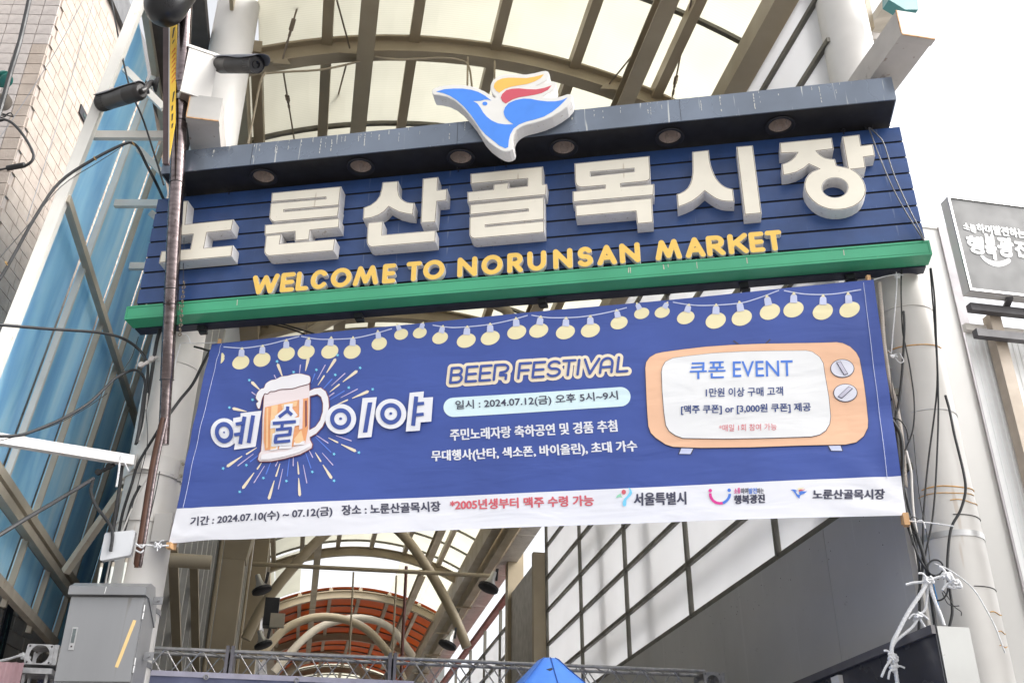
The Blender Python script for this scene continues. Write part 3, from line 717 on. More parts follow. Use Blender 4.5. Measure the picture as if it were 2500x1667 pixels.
for p, q in (((533, 1245), (632, 1090)), ((760, 1305), (800, 1118)), ((1025, 1250), (990, 1080)), ((1265, 1083), (1165, 970)), ((1433, 857), (1290, 808)), ((1487, 375), (1330, 455)), ((1372, 230), (1245, 345)), ((1190, 155), (1117, 288)), ((962, 155), (952, 240)), ((720, 250), (745, 298)), ((515, 410), (570, 450)), ((385, 1090), (530, 980)), ((1218, 877), (1110, 805)), ((1078, 1012), (1040, 940)), ((733, 1092), (756, 1046)), ((897, 1090), (897, 1005)), ((1270, 410), (1205, 455))):
    ray2(p, q, 9, 5, mb_purp)
for p, q in (((1095, 235), (1060, 325)), ((1252, 283), (1150, 395)), ((1365, 392), (1220, 480)), ((1245, 962), (1100, 820)), ((1062, 1112), (1010, 965)), ((842, 1185), (862, 1010)), ((645, 1165), (700, 1030)), ((500, 1052), (585, 985))):
    ray2(p, q, 11, 6, mb_mid)
for x, y in ((748, 125), (493, 300), (522, 480), (307, 552), (250, 1115), (465, 1085), (402, 1330), (622, 1203), (836, 1232), (1076, 1148), (1278, 1230), (1276, 982), (1506, 968), (1408, 768), (1630, 378), (1408, 362), (1514, 180), (1284, 245), (1110, 200), (900, 222), (1306, 65)):
    pr('printed_star', zMg, [[(x+(17 if i % 2 == 0 else 8)*math.sin(i*math.pi/5+.4), y-(17 if i % 2 == 0 else 8)*math.cos(i*math.pi/5+.4)) for i in range(10)]], mb_sky, 2)
# the mug
FO = [(575, 560), (562, 520), (580, 500), (558, 468), (572, 420), (605, 385), (632, 375), (650, 335), (695, 305), (740, 295), (790, 270), (850, 262), (900, 248), (960, 242), (1010, 252), (1050, 265), (1058, 300), (1045, 330), (1000, 345), (960, 355), (900, 375), (850, 380), (780, 385), (730, 402), (690, 405), (662, 428), (638, 425), (618, 460), (606, 500), (592, 562)]
MG = [(632, 420), (800, 370), (1045, 325), (1048, 560), (1045, 740), (1052, 850), (1076, 895), (1068, 928), (965, 985), (820, 1025), (700, 1050), (592, 1052), (575, 1035), (588, 980), (603, 960), (612, 840), (618, 640)]
HO = [(1042, 400), (1090, 376), (1150, 368), (1195, 400), (1220, 460), (1226, 540), (1206, 640), (1166, 730), (1110, 792), (1050, 825)]
HI = [(1046, 762), (1105, 728), (1146, 670), (1170, 590), (1172, 510), (1155, 452), (1120, 425), (1045, 446)]
g_ = .008
mug = pr('printed_mug', zMg, [[tuple(p) for p in MG]], mb_mar, 3, grow=g_)
pr('mug_handle_line', zMg, [HO+HI], mb_mar, 3, mug, grow=g_); pr('mug_handle', zMg, [HO+HI], mb_foam, 4, mug)
pr('mug_glass', zMg, [MG], mb_pink, 4, mug)
pr('mug_beer', zMg, [[(640, 552), (1038, 460), (1038, 740), (1010, 880), (900, 915), (760, 940), (640, 950), (626, 850), (632, 650)]], mb_beer, 5, mug)
for L_, m_ in (([(700, 542), (760, 528), (750, 700), (745, 935), (690, 945), (690, 700)], mb_beer2), ([(655, 560), (672, 556), (668, 930), (650, 935)], mb_beer2), ([(955, 480), (990, 474), (985, 750), (955, 760)], mb_pink), ([(1008, 490), (1025, 487), (1028, 720), (1012, 740)], mb_mar),
               ([(790, 525), (940, 490), (930, 540), (800, 570)], mb_beer2), ([(905, 850), (975, 760), (1000, 860), (930, 900)], mb_beer2)):
    pr('beer_highlight', zMg, [L_], m_, 6, mug)
pr('mug_base', zMg, [[(612, 990), (830, 960), (1058, 885), (1062, 915), (960, 970), (820, 1010), (690, 1036), (602, 1038)]], mb_foam, 6, mug)
for a, b in (((612, 850), (625, 960)), ((690, 880), (760, 955)), ((770, 880), (890, 940)), ((905, 870), (1010, 905))):
    pr('mug_base_line', zMg, [[(a[0], b[1]), (a[0]+6, b[1]-30), (b[0], b[1]-42), (b[0]-4, b[1]-8)]], mb_foam, 6, mug)
pr('mug_foam_line', zMg, [FO], mb_mar, 5, mug, grow=.0055, smooth=True); pr('mug_foam', zMg, [FO], mb_foam, 6, mug, smooth=True)
# the outlined festival name
def stroke(p, q, w_):
    p, q = np.array(p, float), np.array(q, float); d = (q-p)/np.linalg.norm(q-p); nn = np.array([-d[1], d[0]])*w_/2
    return [tuple(p+nn), tuple(q+nn), tuple(q-nn), tuple(p-nn)]
pr('title_outline', zMg, [ell(263, 787, 124, 134, 32)], mb_white, 2)
pr('title_outline', zMg, [[(345, 652), (412, 640), (412, 606), (605, 582), (550, 915), (350, 943), (358, 890), (345, 870)]], mb_white, 3)
pr('title_ring', zMg, [ell(263, 787, 83, 97, 28), ell(263, 787, 48, 55, 24)], mb_roy if False else mb_blue, 4); pr('title_dot', zMg, [ell(263, 786, 8, 9, 10)], mb_blue, 4)
for p, q, w_ in (((452, 640), (410, 892), 36), ((532, 628), (488, 882), 36), ((372, 712), (442, 700), 30), ((356, 808), (425, 798), 30)): pr('title_stroke', zMg, [stroke(p, q, w_)], mb_blue, 5 if w_ == 36 else 6)
for cx, cy in ((1338, 658), (1803, 612)):
    pr('title_outline', zMg, [ell(cx, cy, 143, 140, 36)], mb_white, 5); pr('title_ring', zMg, [ell(cx, cy, 98, 100, 32), ell(cx, cy, 60, 60, 24)], mb_blue, 6); pr('title_dot', zMg, [ell(cx, cy-2, 14, 12, 12)], mb_blue, 6)
pr('title_outline', zMg, [[(1540, 465), (1672, 457), (1625, 828), (1497, 838)]], mb_white, 6); pr('title_stroke', zMg, [[(1590, 508), (1632, 505), (1587, 785), (1546, 788)]], mb_blue, 7)
pr('title_outline', zMg, [[(1978, 420), (2110, 407), (2105, 465), (2195, 460), (2178, 685), (2080, 692), (2072, 768), (1942, 777)]], mb_white, 6)
for p, q, w_ in (((2040, 455), (2010, 725), 38), ((2040, 525), (2113, 519), 30), ((2032, 626), (2110, 619), 30)): pr('title_stroke', zMg, [stroke(p, q, w_)], mb_blue, 7 if w_ == 38 else 8)
pr('title_outline', zMg, [[(818, 528), (897, 518), (893, 562), (943, 628), (912, 652), (965, 642), (955, 720), (915, 728), (888, 905), (700, 918), (712, 800), (735, 790), (738, 746), (690, 752), (697, 682), (738, 652), (732, 640), (812, 570)]], mb_white, 7)
for i, (p, q, w_) in enumerate((((852, 546), (850, 592), 30), ((856, 580), (772, 648), 30), ((845, 585), (892, 626), 30), ((716, 706), (928, 687), 30), ((805, 700), (798, 762), 30), ((745, 764), (892, 748), 28), ((880, 748), (872, 812), 30), ((742, 822), (884, 806), 28), ((748, 816), (738, 880), 30), ((728, 880), (878, 866), 28))):
    pr('title_stroke', zMg, [stroke(p, q, w_)], mb_blue, 8+i*.12)
# lines of print
GL2 = dict(GL, B=[[(0, 0), (0, 1), (.6, 1)]+earc(.6, .76, .34, .24, 90, -90, 8)+[(0, .52)], [(.6, .52)]+earc(.6, .26, .4, .26, 90, -90, 8)+[(0, 0)]], F=[[(1, 1), (0, 1), (0, 0)], [(0, .52), (.85, .52)]], I=[[(.5, 0), (.5, 1)]], V=[[(0, 1), (.45, 0), (1, 1)]],
           A=[[(0, 0), (0, .6)]+earc(.5, .6, .5, .4, 180, 0, 12)+[(1, 0)], [(0, .38), (1, .38)]], R=[[(0, 0), (0, 1), (.6, 1)]+earc(.6, .74, .4, .26, 90, -90, 8)+[(.45, .46)], [(.45, .46), (.45, .28), (.9, .28), (.9, 0)]])
TT = [('B', 335, 425), ('E', 462, 545), ('E', 575, 660), ('R', 692, 800), ('F', 893, 983), ('E', 1010, 1098), ('S', 1128, 1228), ('T', 1250, 1345), ('I', 1368, 1388), ('V', 1425, 1542), ('A', 1562, 1655), ('L', 1702, 1785)]
ST = []
for ch, x0, x1 in TT:
    for s_ in GL2[ch]:
        ST.append([(x0+p[0]*(x1-x0)+p[1]*14, 622-(x0+p[0]*(x1-x0)-335)*.066-p[1]*118) for p in s_])
def title_part(name, r, mat, lay, h):
    for gi in ((0, 4), (4, 12)):
        n0_ = sum(len(GL2[c]) for c, _, _ in TT[:gi[0]]); n1_ = sum(len(GL2[c]) for c, _, _ in TT[:gi[1]])
        st = ST[n0_:n1_]; xs_ = [p[0] for q_ in st for p in q_]; ys_ = [p[1] for q_ in st for p in q_]
        LP = sdf_loops(st, r, (min(xs_)-r, min(ys_)-r, max(xs_)+r, max(ys_)+r), h)
        outs = [l for l in LP if (area(l) > 0) == (area(LP[0]) > 0)]; holes = [l for l in LP if (area(l) > 0) != (area(LP[0]) > 0)]
        def inside(pt, l):
            c_ = False
            for i in range(len(l)):
                (x1, y1), (x2, y2) = l[i-1], l[i]
                if (y1 > pt[1]) != (y2 > pt[1]) and pt[0] < (x2-x1)*(pt[1]-y1)/(y2-y1)+x1: c_ = not c_
            return c_
        for o_ in outs: pr(name, z6, [o_]+[h_ for h_ in holes if inside(h_[0], o_)], mat, lay)
title_part('printed_title_outline', 36, mb_cream, 1, 5); title_part('printed_title', 10.5, mb_blue, 2.5, 4)
cA, cB = np.array((360, 820)), np.array((1730, 737)); dd = (cB-cA)/np.linalg.norm(cB-cA); an = math.degrees(math.atan2(dd[1], dd[0]))
pr('printed_pill', z6, [[(cB[0]+82*math.cos(R(a)), cB[1]+80*math.sin(R(a))) for a in np.linspace(-90+an, 90+an, 14)]+[(cA[0]+82*math.cos(R(a)), cA[1]+78*math.sin(R(a))) for a in np.linspace(90+an, 270+an, 14)]], mb_teal, 1)
ptxt('printed_date', '일시 : 2024.07.12(금) 오후 5시~9시', z6, (378, 850), (1712, 772), (376, 768), mb_ink, 2, .014)
ptxt('printed_programme', '주민노래자랑 축하공연 및 경품 추첨', z6, (333, 1092), (1705, 1024), (331, 998), mb_white, 1, .028)
ptxt('printed_programme', '무대행사(난타, 색소폰, 바이올린), 초대 가수', z6, (180, 1274), (1870, 1198), (178, 1174), mb_white, 1, .028)
ptxt('printed_period', '기간 : 2024.07.10(수) ~ 07.12(금)', idt, (466, 1287), (814, 1262), (464, 1262), mb_ink, 1, .026, .16)
ptxt('printed_place', '장소 : 노룬산골목시장', idt, (836, 1258), (1076, 1247), (835, 1234), mb_ink, 1, .030)
ptxt('printed_age_note', '*2005년생부터 맥주 수령 가능', idt, (1099, 1245), (1450, 1234), (1099, 1220), mb_red, 1, .030)
# television
TVO = [(255, 500), (262, 455), (290, 415), (340, 385), (400, 372), (560, 350), (750, 328), (950, 314), (1200, 303), (1500, 295), (1820, 290), (1870, 298), (1930, 325), (1980, 370), (2008, 420), (2020, 480), (2040, 600), (2065, 800), (2078, 930), (2075, 990), (2040, 1060), (1980, 1110), (1890, 1130), (1500, 1138), (1100, 1150), (700, 1155), (480, 1147), (420, 1128), (340, 1075), (300, 1035), (280, 980), (270, 850), (262, 680)]
TVI = [(388, 540), (395, 500), (420, 455), (480, 425), (600, 408), (800, 385), (1050, 370), (1300, 362), (1570, 358), (1620, 368), (1680, 410), (1710, 460), (1725, 560), (1755, 740), (1770, 900), (1762, 960), (1730, 1015), (1680, 1050), (1610, 1066), (1300, 1075), (900, 1082), (560, 1078), (500, 1055), (450, 1020), (425, 975), (410, 880), (395, 700)]
tv = pr('printed_television', z7, [TVO], mb_ink, 2, grow=.004)
pr('television_case', z7, [TVO], mb_peach, 3, tv); pr('screen_line', z7, [TVI], mb_ink, 4, tv, grow=.004); pr('screen', z7, [TVI], mb_scr, 5, tv)
for cx, cy, sl_ in ((1868, 502, [(1820, 455), (1852, 447), (1912, 548), (1882, 557)]), (1892, 705, [(1832, 738), (1920, 655), (1950, 672), (1862, 752)])):
    pr('knob_line', z7, [ell(cx, cy, 99, 76, 28)], mb_ink, 4, tv); pr('knob', z7, [ell(cx, cy, 93, 70, 28)], mb_knob, 5, tv)
    pr('knob_slot', z7, [sl_], mb_ink, 6, tv, grow=.0022); pr('knob_slot', z7, [sl_], M('print slot', (.55, .53, .63), .5), 7, tv, grow=-.0022)
for L_ in ([(540, 1155), (655, 1157), (632, 1207), (522, 1205)], [(1745, 1137), (1860, 1135), (1875, 1183), (1768, 1182)]):
    pr('television_foot', z7, [L_], mb_ink, 1, tv); pr('foot_fill', z7, [[(L_[0][0]+9, L_[0][1]+3), (L_[1][0]-9, L_[1][1]+3), (L_[2][0]-9, L_[2][1]-2), (L_[3][0]+9, L_[3][1]-2)]], mb_cap, 1.9, tv)
for p, q in (((975, 275), (1027, 311)), ((1278, 262), (1235, 304))): pr('television_aerial', z7, [stroke(p, q, 12)], mb_ink, 1, tv)
ptxt('screen_title', '쿠폰', z7, (620, 600), (912, 590), (618, 462), mb_roy, 6, .012, parent=tv)
ptxt('screen_title', 'EVENT', z7, (972, 580), (1466, 566), (970, 452), mb_roy, 6, .004, parent=tv)
ptxt('screen_line_text', '1만원 이상 구매 고객', z7, (750, 745), (1383, 728), (750, 672), mb_navy, 6, .012, parent=tv)
ptxt('screen_line_text', '[맥주 쿠폰] or [3,000원 쿠폰] 제공', z7, (548, 892), (1610, 866), (548, 815), mb_navy, 6, .016, parent=tv)
ptxt('screen_note', '*매일 1회 참여 가능', z7, (858, 1024), (1330, 1012), (858, 968), mb_red, 6, .0, parent=tv)
# logos of the bottom strip
pr('logo_leaf', zs_, [[(286, 180), (296, 162), (318, 150), (322, 162), (332, 178), (312, 172)]], mb_grn, 1); pr('logo_sun', zs_, [ell(340, 140, 15, 16, 16)], mb_red, 1)
pr('logo_swoosh', zs_, [crc([(372, 112), (384, 118), (396, 140), (390, 160), (372, 178), (358, 196), (356, 228), (346, 235), (334, 230), (333, 210), (340, 190), (360, 168), (374, 150), (380, 130)])], mb_sky, 1.5)
ptxt('logo_name', '서울특별시', zs_, (410, 232), (762, 224), (409, 148), mb_ink, 1, .030)
for c_, m_ in (((924, 132), mb_mag), ((1052, 130), mb_roy)): pr('logo_dot', zs_, [ell(c_[0], c_[1], 12, 12, 14)], m_, 1)
def arcband(cx, cy, r0, r1, ry, a0, a1, n=14): return [(cx+r0*math.cos(R(a)), cy+r0*ry*math.sin(R(a))) for a in np.linspace(a0, a1, n)]+[(cx+r1*math.cos(R(a)), cy+r1*ry*math.sin(R(a))) for a in np.linspace(a1, a0, n)]
pr('logo_smile', zs_, [arcband(990, 152, 75, 57, 1., 74, 182)], mb_mag, 1); pr('logo_smile', zs_, [arcband(990, 152, 75, 57, 1., 2, 74)], mb_roy, 1)
ptxt('logo_name', '행복광진', zs_, (1087, 224), (1292, 218), (1086, 166), mb_ink, 1, .045)
for s_, a, b, m_ in (('소통', 1085, 1128, mb_mag), ('하며', 1130, 1180, mb_ink), ('발전', 1184, 1238, mb_roy), ('하는', 1240, 1285, mb_ink)): ptxt('logo_motto', s_, zs_, (a, 156), (b, 153), (a, 118), m_, 1, .02)
sB = lambda L_: [(1462+(x-140)*.0603, 128+(y-415)*.0715+ (0)) for x, y in L_]
pr('logo_bird', zs_, [sB(BB)], mb_roy, 1); pr('logo_feather', zs_, [sB(BR_)], mb_red, 1); pr('logo_feather', zs_, [sB(BY)], mb_bulb, 1)
ptxt('logo_name', '노룬산골목시장', zs_, (1617, 193), (2103, 187), (1617, 128), mb_ink, 1, .035)
# sewn hems, stitched lines and the wooden battens in the sleeves
for p, q in (((540, 838), (447, 1238)), ((2108, 690), (2166, 1166))):
    a, b = b2(*p), b2(*q); mb = MB(); mb.tube([b3((a[0]+(b[0]-a[0])*t, a[1]+(b[1]-a[1])*t), 1.5) for t in np.linspace(0, 1, 40)], .0022, 6); obj('stitch_line', mb, mb_cap, banner)
def batten(p, q):
    a, b = b2(*p), b2(*q); A_, B_ = b3(a)+BN*.045, b3(b)+BN*.045
    mb = MB(); mb.bar(A_, B_, .03, .03, (0, -1, 0)); obj('batten', mb, m_wood, banner)
batten((531, 822), (418, 1338)); batten((2120, 668), (2210, 1276))
for u, v in ((416, 1333), (2211, 1270)):
    a = b2(u, v); P = b3(a)-BN*.005; mb = MB(); mb.obox(P, _d, BN, (0, 0, 1), .019, .03, .024 if u < 1000 else .045); obj('batten_end', mb, m_wood, banner)
# ------------------------------------------------------------------ ground
mb = MB(); mb.add([(-300, -300, 0), (300, -300, 0), (300, 300, 0), (-300, 300, 0)], [(0, 1, 2, 3)])
obj('ground', mb, M('grey paving', (.17, .165, .16), .85, var=.1, vs=.5, bump=.05, bs=6), kind='structure')
# ------------------------------------------------------------------ the two front columns with their cantilever arms
def strap(F, cx, cd, r, z0, z1, n=28):
    mb = MB(); c = F.W(cx, cd, 0)
    mb.lathe(c, (0, 0, 1), [(r, z0), (r+.006, z0), (r+.006, z1), (r, z1)], n); return mb
CXL, CXR, CD, CR = -4.46, 2.05, 7.9, .232
def column(cx, label):
    c = empty('steel_column', S.W(cx, CD, 0), S.yaw, label, 'column', 'round white columns that carry the gantry')
    mb = MB(); mb.lathe(S.W(cx, CD, 0), (0, 0, 1), [(CR+.01, 0), (CR+.005, 4), (CR, 11.9), (.001, 11.9)], 40); obj('shaft', mb, m_steelw, c, True)
    for z in (5.86, 2.6):
        obj('weld_ring', strap(S, cx, CD, CR+.004, z, z+.012), m_steelw, c, True)
    return c
colL = column(CXL, 'round white column at the left end of the sign, behind the wrapped tube')
colR = column(CXR, 'round white column at the right end of the banner, hung with loose cables')
def arm(col, x0, x1, y0, y1, z0, z1):
    mb = MB(); mb.fbox(A, x0, x1, y0, y1, z0, z1); a = obj('arm', mb, m_steelw2, col)
    mb = MB(); mb.fbox(A, x0-.004, x1+.004, y0-.006, y0-.0005, z0-.004, z1+.004); obj('end_cap', mb, M('rust edged cap', (.46, .445, .42), .45, var=.05, dirt=((.40, .15, .04), .16, 7)), a)
    mb = MB(); mb.fbox(A, x0-.006, x1+.006, y0-.001, y0+.07, z0-.0075, z0-.0045); obj('cap_lip', mb, m_steelw2, a)
    for s_ in (x0+.004, x1-.004):
        pass
    mb = MB(); mb.bar((x0, y0-.006, z0-.002), (x1, y0-.006, z0-.002), .010, .012); obj('rust_seam', mb, m_rust, a)
    mb = MB(); mb.bar((x0-.002, y0-.006, z0+.01), (x0-.002, y0-.006, z1), .010, .010, (0, 1, 0)); obj('rust_seam', mb, m_rust, a)
arm(colR, 4.39, 4.69, 5.60, 6.50, 7.95, 8.22)
arm(colL, -1.575, -1.285, 7.84, 8.76, 7.95, 8.22)
# orange rust stains on the right column: thin runs of rust on the weld lines
def hoop(cx, z, a0, a1, w_, mat, name='rust_stain', dz=0., n=16, r=CR+.0075):
    mb = MB(); P = []
    for i in range(n+1):
        t = R(a0+(a1-a0)*i/n); P.append((S.W(cx+r*math.cos(t), CD+r*math.sin(t), z+dz*math.sin(i*.5))))
    mb.tube(P, w_, 5); return obj(name, mb, mat, colR, True)
m_stain = M('rust stain', (.62, .33, .08), .8, var=.3, vs=20)
for z, a0, a1, w_ in ((5.50, 190, 330, .004), (4.30, 225, 345, .004), (4.25, 215, 330, .003), (4.19, 270, 345, .003), (3.37, 300, 345, .0035), (3.24, 310, 345, .003), (3.14, 305, 330, .003)): hoop(CXR, z, a0, a1, w_, m_stain, dz=.006)
for z in (3.92,): obj('strap', strap(S, CXR, CD, CR+.006, z, z+.045), m_inox, colR, True)
for z, a0, a1 in ((4.08, 270, 350), (4.93, 235, 350), (3.55, 280, 350)): hoop(CXR, z, a0, a1, .0035, m_rope if z > 4.9 else m_rubber, 'tie_wire')
# brackets on the left column that hold the wrapped tube
for z in (4.78, 4.36):
    mb = MB(); c = S.W(CXL, CD, 0); mb.lathe(c, (0, 0, 1), [(CR+.006, z), (CR+.018, z), (CR+.018, z+(.17 if z > 4.5 else .02)), (CR+.006, z+(.17 if z > 4.5 else .02))], 32); co_ = obj('collar', mb, m_steelw, colL, True)
    if z > 4.5:
        for sx in (-1, 1):
            mb = MB(); mb.fbox(S, CXL+sx*.27-.035, CXL+sx*.27+.035, CD-.04, CD-.025, z-.01, z+.18); e_ = obj('flange', mb, m_steelw, co_)
            mb = MB(); q0 = S.W(CXL+sx*.235, CD-.10, z+.085); q1 = S.W(CXL+sx*.03, CD-.30, z+.085); mb.bar(q0, q1, .012, .13); obj('clamp_arm', mb, m_steelw, co_)
            for dz in (.03, .14):
                mb = MB(); mb.cyl(S.W(CXL+sx*.275, CD-.041, z+dz), S.W(CXL+sx*.275, CD-.058, z+dz), .014, n=6); mb2 = obj('bolt', mb, m_tan2, co_)
mb = MB(); mb.fbox(S, CXL+.18, CXL+.34, CD-.20, CD-.02, 4.18, 4.42); obj('pipe_stub', mb, m_steelw, colL)
mb = MB(); mb.cyl(S.W(CXL+.26, CD-.11, 4.20), S.W(CXL+.40, CD-.05, 4.33), .05, n=16); obj('pipe_end', mb, m_tan2, colL, True)
# ------------------------------------------------------------------ arcade roof: a barrel vault along Y
XC, ZC, RA = 1.43, 4.95, 6.05
def vault(x, r): return ZC+math.sqrt(max(0, r*r-(x-XC)**2))
HW = 2.98
def arcpts(y, r, n=26, hw=HW): return [(XC-hw+2*hw*i/n, y, vault(XC-hw+2*hw*i/n, r)) for i in range(n+1)]
roof = empty('arcade_roof', (XC, 20, 10.0), 0, 'long barrel vaulted arcade roof of cream arches and translucent sheets behind the sign', 'roof')
for y in (9.5, 16.2, 22.9, 31.0, 36.2, 43, 50):
    mb = MB(); h, w_ = .26, .09
    prof = [(-w_, 0), (w_, 0), (w_, .03), (.02, .03), (.02, h-.03), (w_, h-.03), (w_, h), (-w_, h), (-w_, h-.03), (-.02, h-.03), (-.02, .03), (-w_, .03)]
    mb.sweep([np.array(p)-np.array((0, 0, .26)) for p in arcpts(y, RA)], prof, (0, 0, 1)); obj('arch', mb, m_tan, roof, recalc=True)
RP = RA+.04
purl = [-1.27, -.47, .58, 1.60, 2.62, 3.68]
SEC = [(7.6, 31.0), (36.2, 62)]
for ya, yb in SEC:
    for x in purl:
        ya_ = 9.4 if x < -1 and ya < 9 else ya
        mb = MB(); mb.bar((x, ya_, vault(x, RP)-.01), (x, yb, vault(x, RP)-.01), .125, .17, (0, 0, 1)); obj('purlin', mb, m_tan, roof)
for x in (.0, 3.22):
    for ya, yb in ((7.6, 16.1), (16.3, 22.8), (23, 30.9), (31.1, 36.1), (36.3, 46)):
        z_ = vault(x, RA)-.40
        mb = MB()
        for dz in (-.10, .10): mb.bar((x, ya, z_+dz), (x, yb, z_+dz), .20, .02)
        mb.bar((x, ya, z_), (x, yb, z_), .02, .19); obj('main_beam', mb, m_tan, roof, kind=None)
bars = [8.25+1.5*i for i in range(16)]
RS = RA+.16
for y in bars+[36.6+1.15*i for i in range(20)]:
    mb = MB(); mb.sweep(arcpts(y, RS-.02, 22), [(-.03, -.03), (.03, -.03), (.03, .025), (-.03, .025)]); obj('glazing_bar', mb, m_alum, roof)
xs = [XC-HW]+purl+[XC+HW]
ys1 = [7.6]+bars[:]+[31.0]
ys1 = [y for y in ys1 if y <= 31.0]
def sheet(xa, xb, ya, yb, mat, r=RS):
    mb = MB(); n = 4
    vs = []
    for k in (0, 1):
        for y in (ya+.012, yb-.012):
            for i in range(n+1):
                x = xa+.012+(xb-xa-.024)*i/n; vs.append((x, y, vault(x, r+.012*k)))
    q = n+1; fs = []
    for i in range(n):
        fs += [(i, i+1, q+i+1, q+i), (2*q+i, 3*q+i, 3*q+i+1, 2*q+i+1), (i, 2*q+i, 2*q+i+1, i+1), (q+i, q+i+1, 3*q+i+1, 3*q+i)]
    fs += [(0, q, 3*q, 2*q), (n, 2*q+n, 3*q+n, q+n)]
    mb.add(vs, fs); return obj('roof_sheet', mb, mat, roof)
for xa, xb in zip(xs[:-1], xs[1:]):
    for ya, yb in zip(ys1[:-1], ys1[1:]):
        if xa > -1.5 or ya > 9: sheet(xa, xb, ya, yb, m_trans)
    yo = [36.3+4.6*i for i in range(6)]
    for i, (ya, yb) in enumerate(zip(yo[:-1], yo[1:])): sheet(xa, xb, ya, yb, m_orange if i < 3 else m_trans)
for xa, xb in list(zip(xs[:-1], xs[1:]))[:2]+list(zip(xs[:-1], xs[1:]))[-3:]:
    if xb > 3.6 or xa < -1.: sheet(xa, xb, 31.2, 36.1, m_trans)
    elif xa < 0: sheet(xa, .0, 31.2, 36.1, m_trans)
# end walls where the roof opens, so that sky shows only through the gap
for x in (XC-HW+.05, XC+HW-.05):
    s_ = 1 if x > XC else -1
    mb = MB(); mb.fbox(A, x-.16, x+.16, 9.3 if s_ < 0 else 6.95, 62, 9.94, 10.22); obj('eave_beam', mb, m_tan, roof)
    mb = MB(); mb.fbox(A, x-.02, x+.02, 7.6, 31, 10.23, vault(x, RS)-.03); obj('eave_strip', mb, m_tan, roof)
# tie rods with turnbuckles under the roof (pixel tracks on the planes where they hang)
def rod(name, P, r, mat, parent, n=6): mb = MB(); mb.tube(P, r, n); return obj(name, mb, mat, parent, True)
m_rod = M('brown steel rod', (.20, .16, .12), .5, metal=.3)
def tierod(pa, ya, pb, yb, buckle=None):
    A_, B_ = YP(*pa, ya), YP(*pb, yb); r_ = rod('tie_rod', [A_, B_], .011, m_rod, roof)
    if buckle:
        for t in buckle:
            c = A_+(B_-A_)*t; d = (B_-A_)/np.linalg.norm(B_-A_); mb = MB(); mb.bar(c-d*.07, c+d*.07, .05, .03, (0, 1, .2)); obj('turnbuckle', mb, m_rod, r_)
            for k in (.10, .165, .23):
                e_ = c+d*k; mb = MB(); mb.bar(e_-d*.04, e_+d*.04, .030, .010, (1, 0, 0)) if int(k*1000) % 2 else mb.bar(e_-d*.04, e_+d*.04, .010, .030, (1, 0, 0)); obj('chain_link', mb, m_rod, r_)
tierod((731, 0), 9.0, (690, 145), 9.4, [.42]); tierod((692, 178), 9.6, (719, 345), 11.5, [.34]); tierod((822, 0), 8.6, (854, 118), 9.35); tierod((845, 160), 9.6, (800, 330), 12.5)
tierod((1658, -5), 7.8, (1488, 205), 9.4, None); tierod((1688, 0), 7.9, (1640, 245), 9.6, [.78]); tierod((750, 790), 14, (748, 830), 14)
for u, v, y in ((690, 150), (854, 125), (1487, 212)) and ((690, 150, 9.40), (854, 125, 9.40), (1487, 212, 9.40)):
    P = YP(u, v, y); mb = MB(); mb.box8([P+np.array(q) for q in ((-.12, 0, -.05), (.10, 0, -.03), (.10, .05, -.03), (-.12, .05, -.05), (-.03, 0, .07), (.03, 0, .07), (.03, .05, .07), (-.03, .05, .07))]); obj('gusset', mb, m_tan, roof)
# cable clipped along the first arch
CP = [YP(u, v, 9.34) for u, v in ((645, 180), (700, 176), (790, 170), (880, 150))]; rod('roof_cable', cr(CP), .013, m_tan, roof)
CP = [YP(u, v, 9.34) for u, v in ((915, 140), (980, 146), (1080, 142), (1130, 150), (1146, 168), (1152, 212))]; rod('roof_cable', cr(CP), .013, m_tan, roof)
for a, b in (((1142, 140), (1141, 215)), ((1208, 150), (1207, 195))): rod('hanger', [YP(*a, 9.34), YP(*b, 9.30)], .012, m_tan, roof)
CP = [YP(u, v, 9.3) for u, v in ((648, 178), (636, 200), (622, 270), (605, 352))]; rod('roof_cable', cr(CP), .013, m_tan, roof)
# ------------------------------------------------------------------ right side wall of white sheets over grey panels
wall = empty('arcade_side_wall', (4.42, 14, 4.5), 0, 'tall side wall of white translucent sheets above grey panels, right of the arcade', 'wall')
YM = [6.62, 9.1, 11.56, 14.08, 16.65, 19.2]
ZR = [4.51+.63*i for i in range(9)]
XW = 4.42
for y in YM[1:]:
    mb = MB(); mb.fbox(A, XW-.045, XW+.03, y-.022, y+.022, 4.51, 9.93); obj('mullion', mb, m_alum, wall)
for ya, yb in zip(YM[:-1], YM[1:]):
    for i, z in enumerate(ZR):
        mb = MB(); mb.fbox(A, XW-.035, XW+.03, ya+.031, yb-.031, z-.028, z+.028); obj('rail', mb, m_alum, wall)
        z1 = ZR[i+1] if i+1 < len(ZR) else 9.93
        mb = MB(); mb.fbox(A, XW+.005, XW+.017, ya+.032, yb-.032, z+.037, z1-.037); obj('wall_sheet', mb, m_wallp, wall)
yg = [6.85, 8.1, 10.6, 13.1, 15.6, 18.4]
for a, b in zip(yg[:-1], yg[1:]):
    mb = MB(); mb.fbox(A, XW-.05, XW+.0, a+.003, b-.003, 1.2, 4.47); obj('grey_panel', mb, m_grey, wall)
# frames seen behind the sheets as soft shadows
for y in (7.9, 12.9, 15.2): 
    mb = MB(); mb.fbox(A, XW+.35, XW+.55, y, y+.22, 2.5, 9.9); obj('outer_post', mb, m_tan, wall)
for z in (5.05, 6.9): 
    mb = MB(); mb.fbox(A, XW+.30, XW+.345, 6.8, 19, z, z+.14); obj('outer_girt', mb, m_tan, wall)
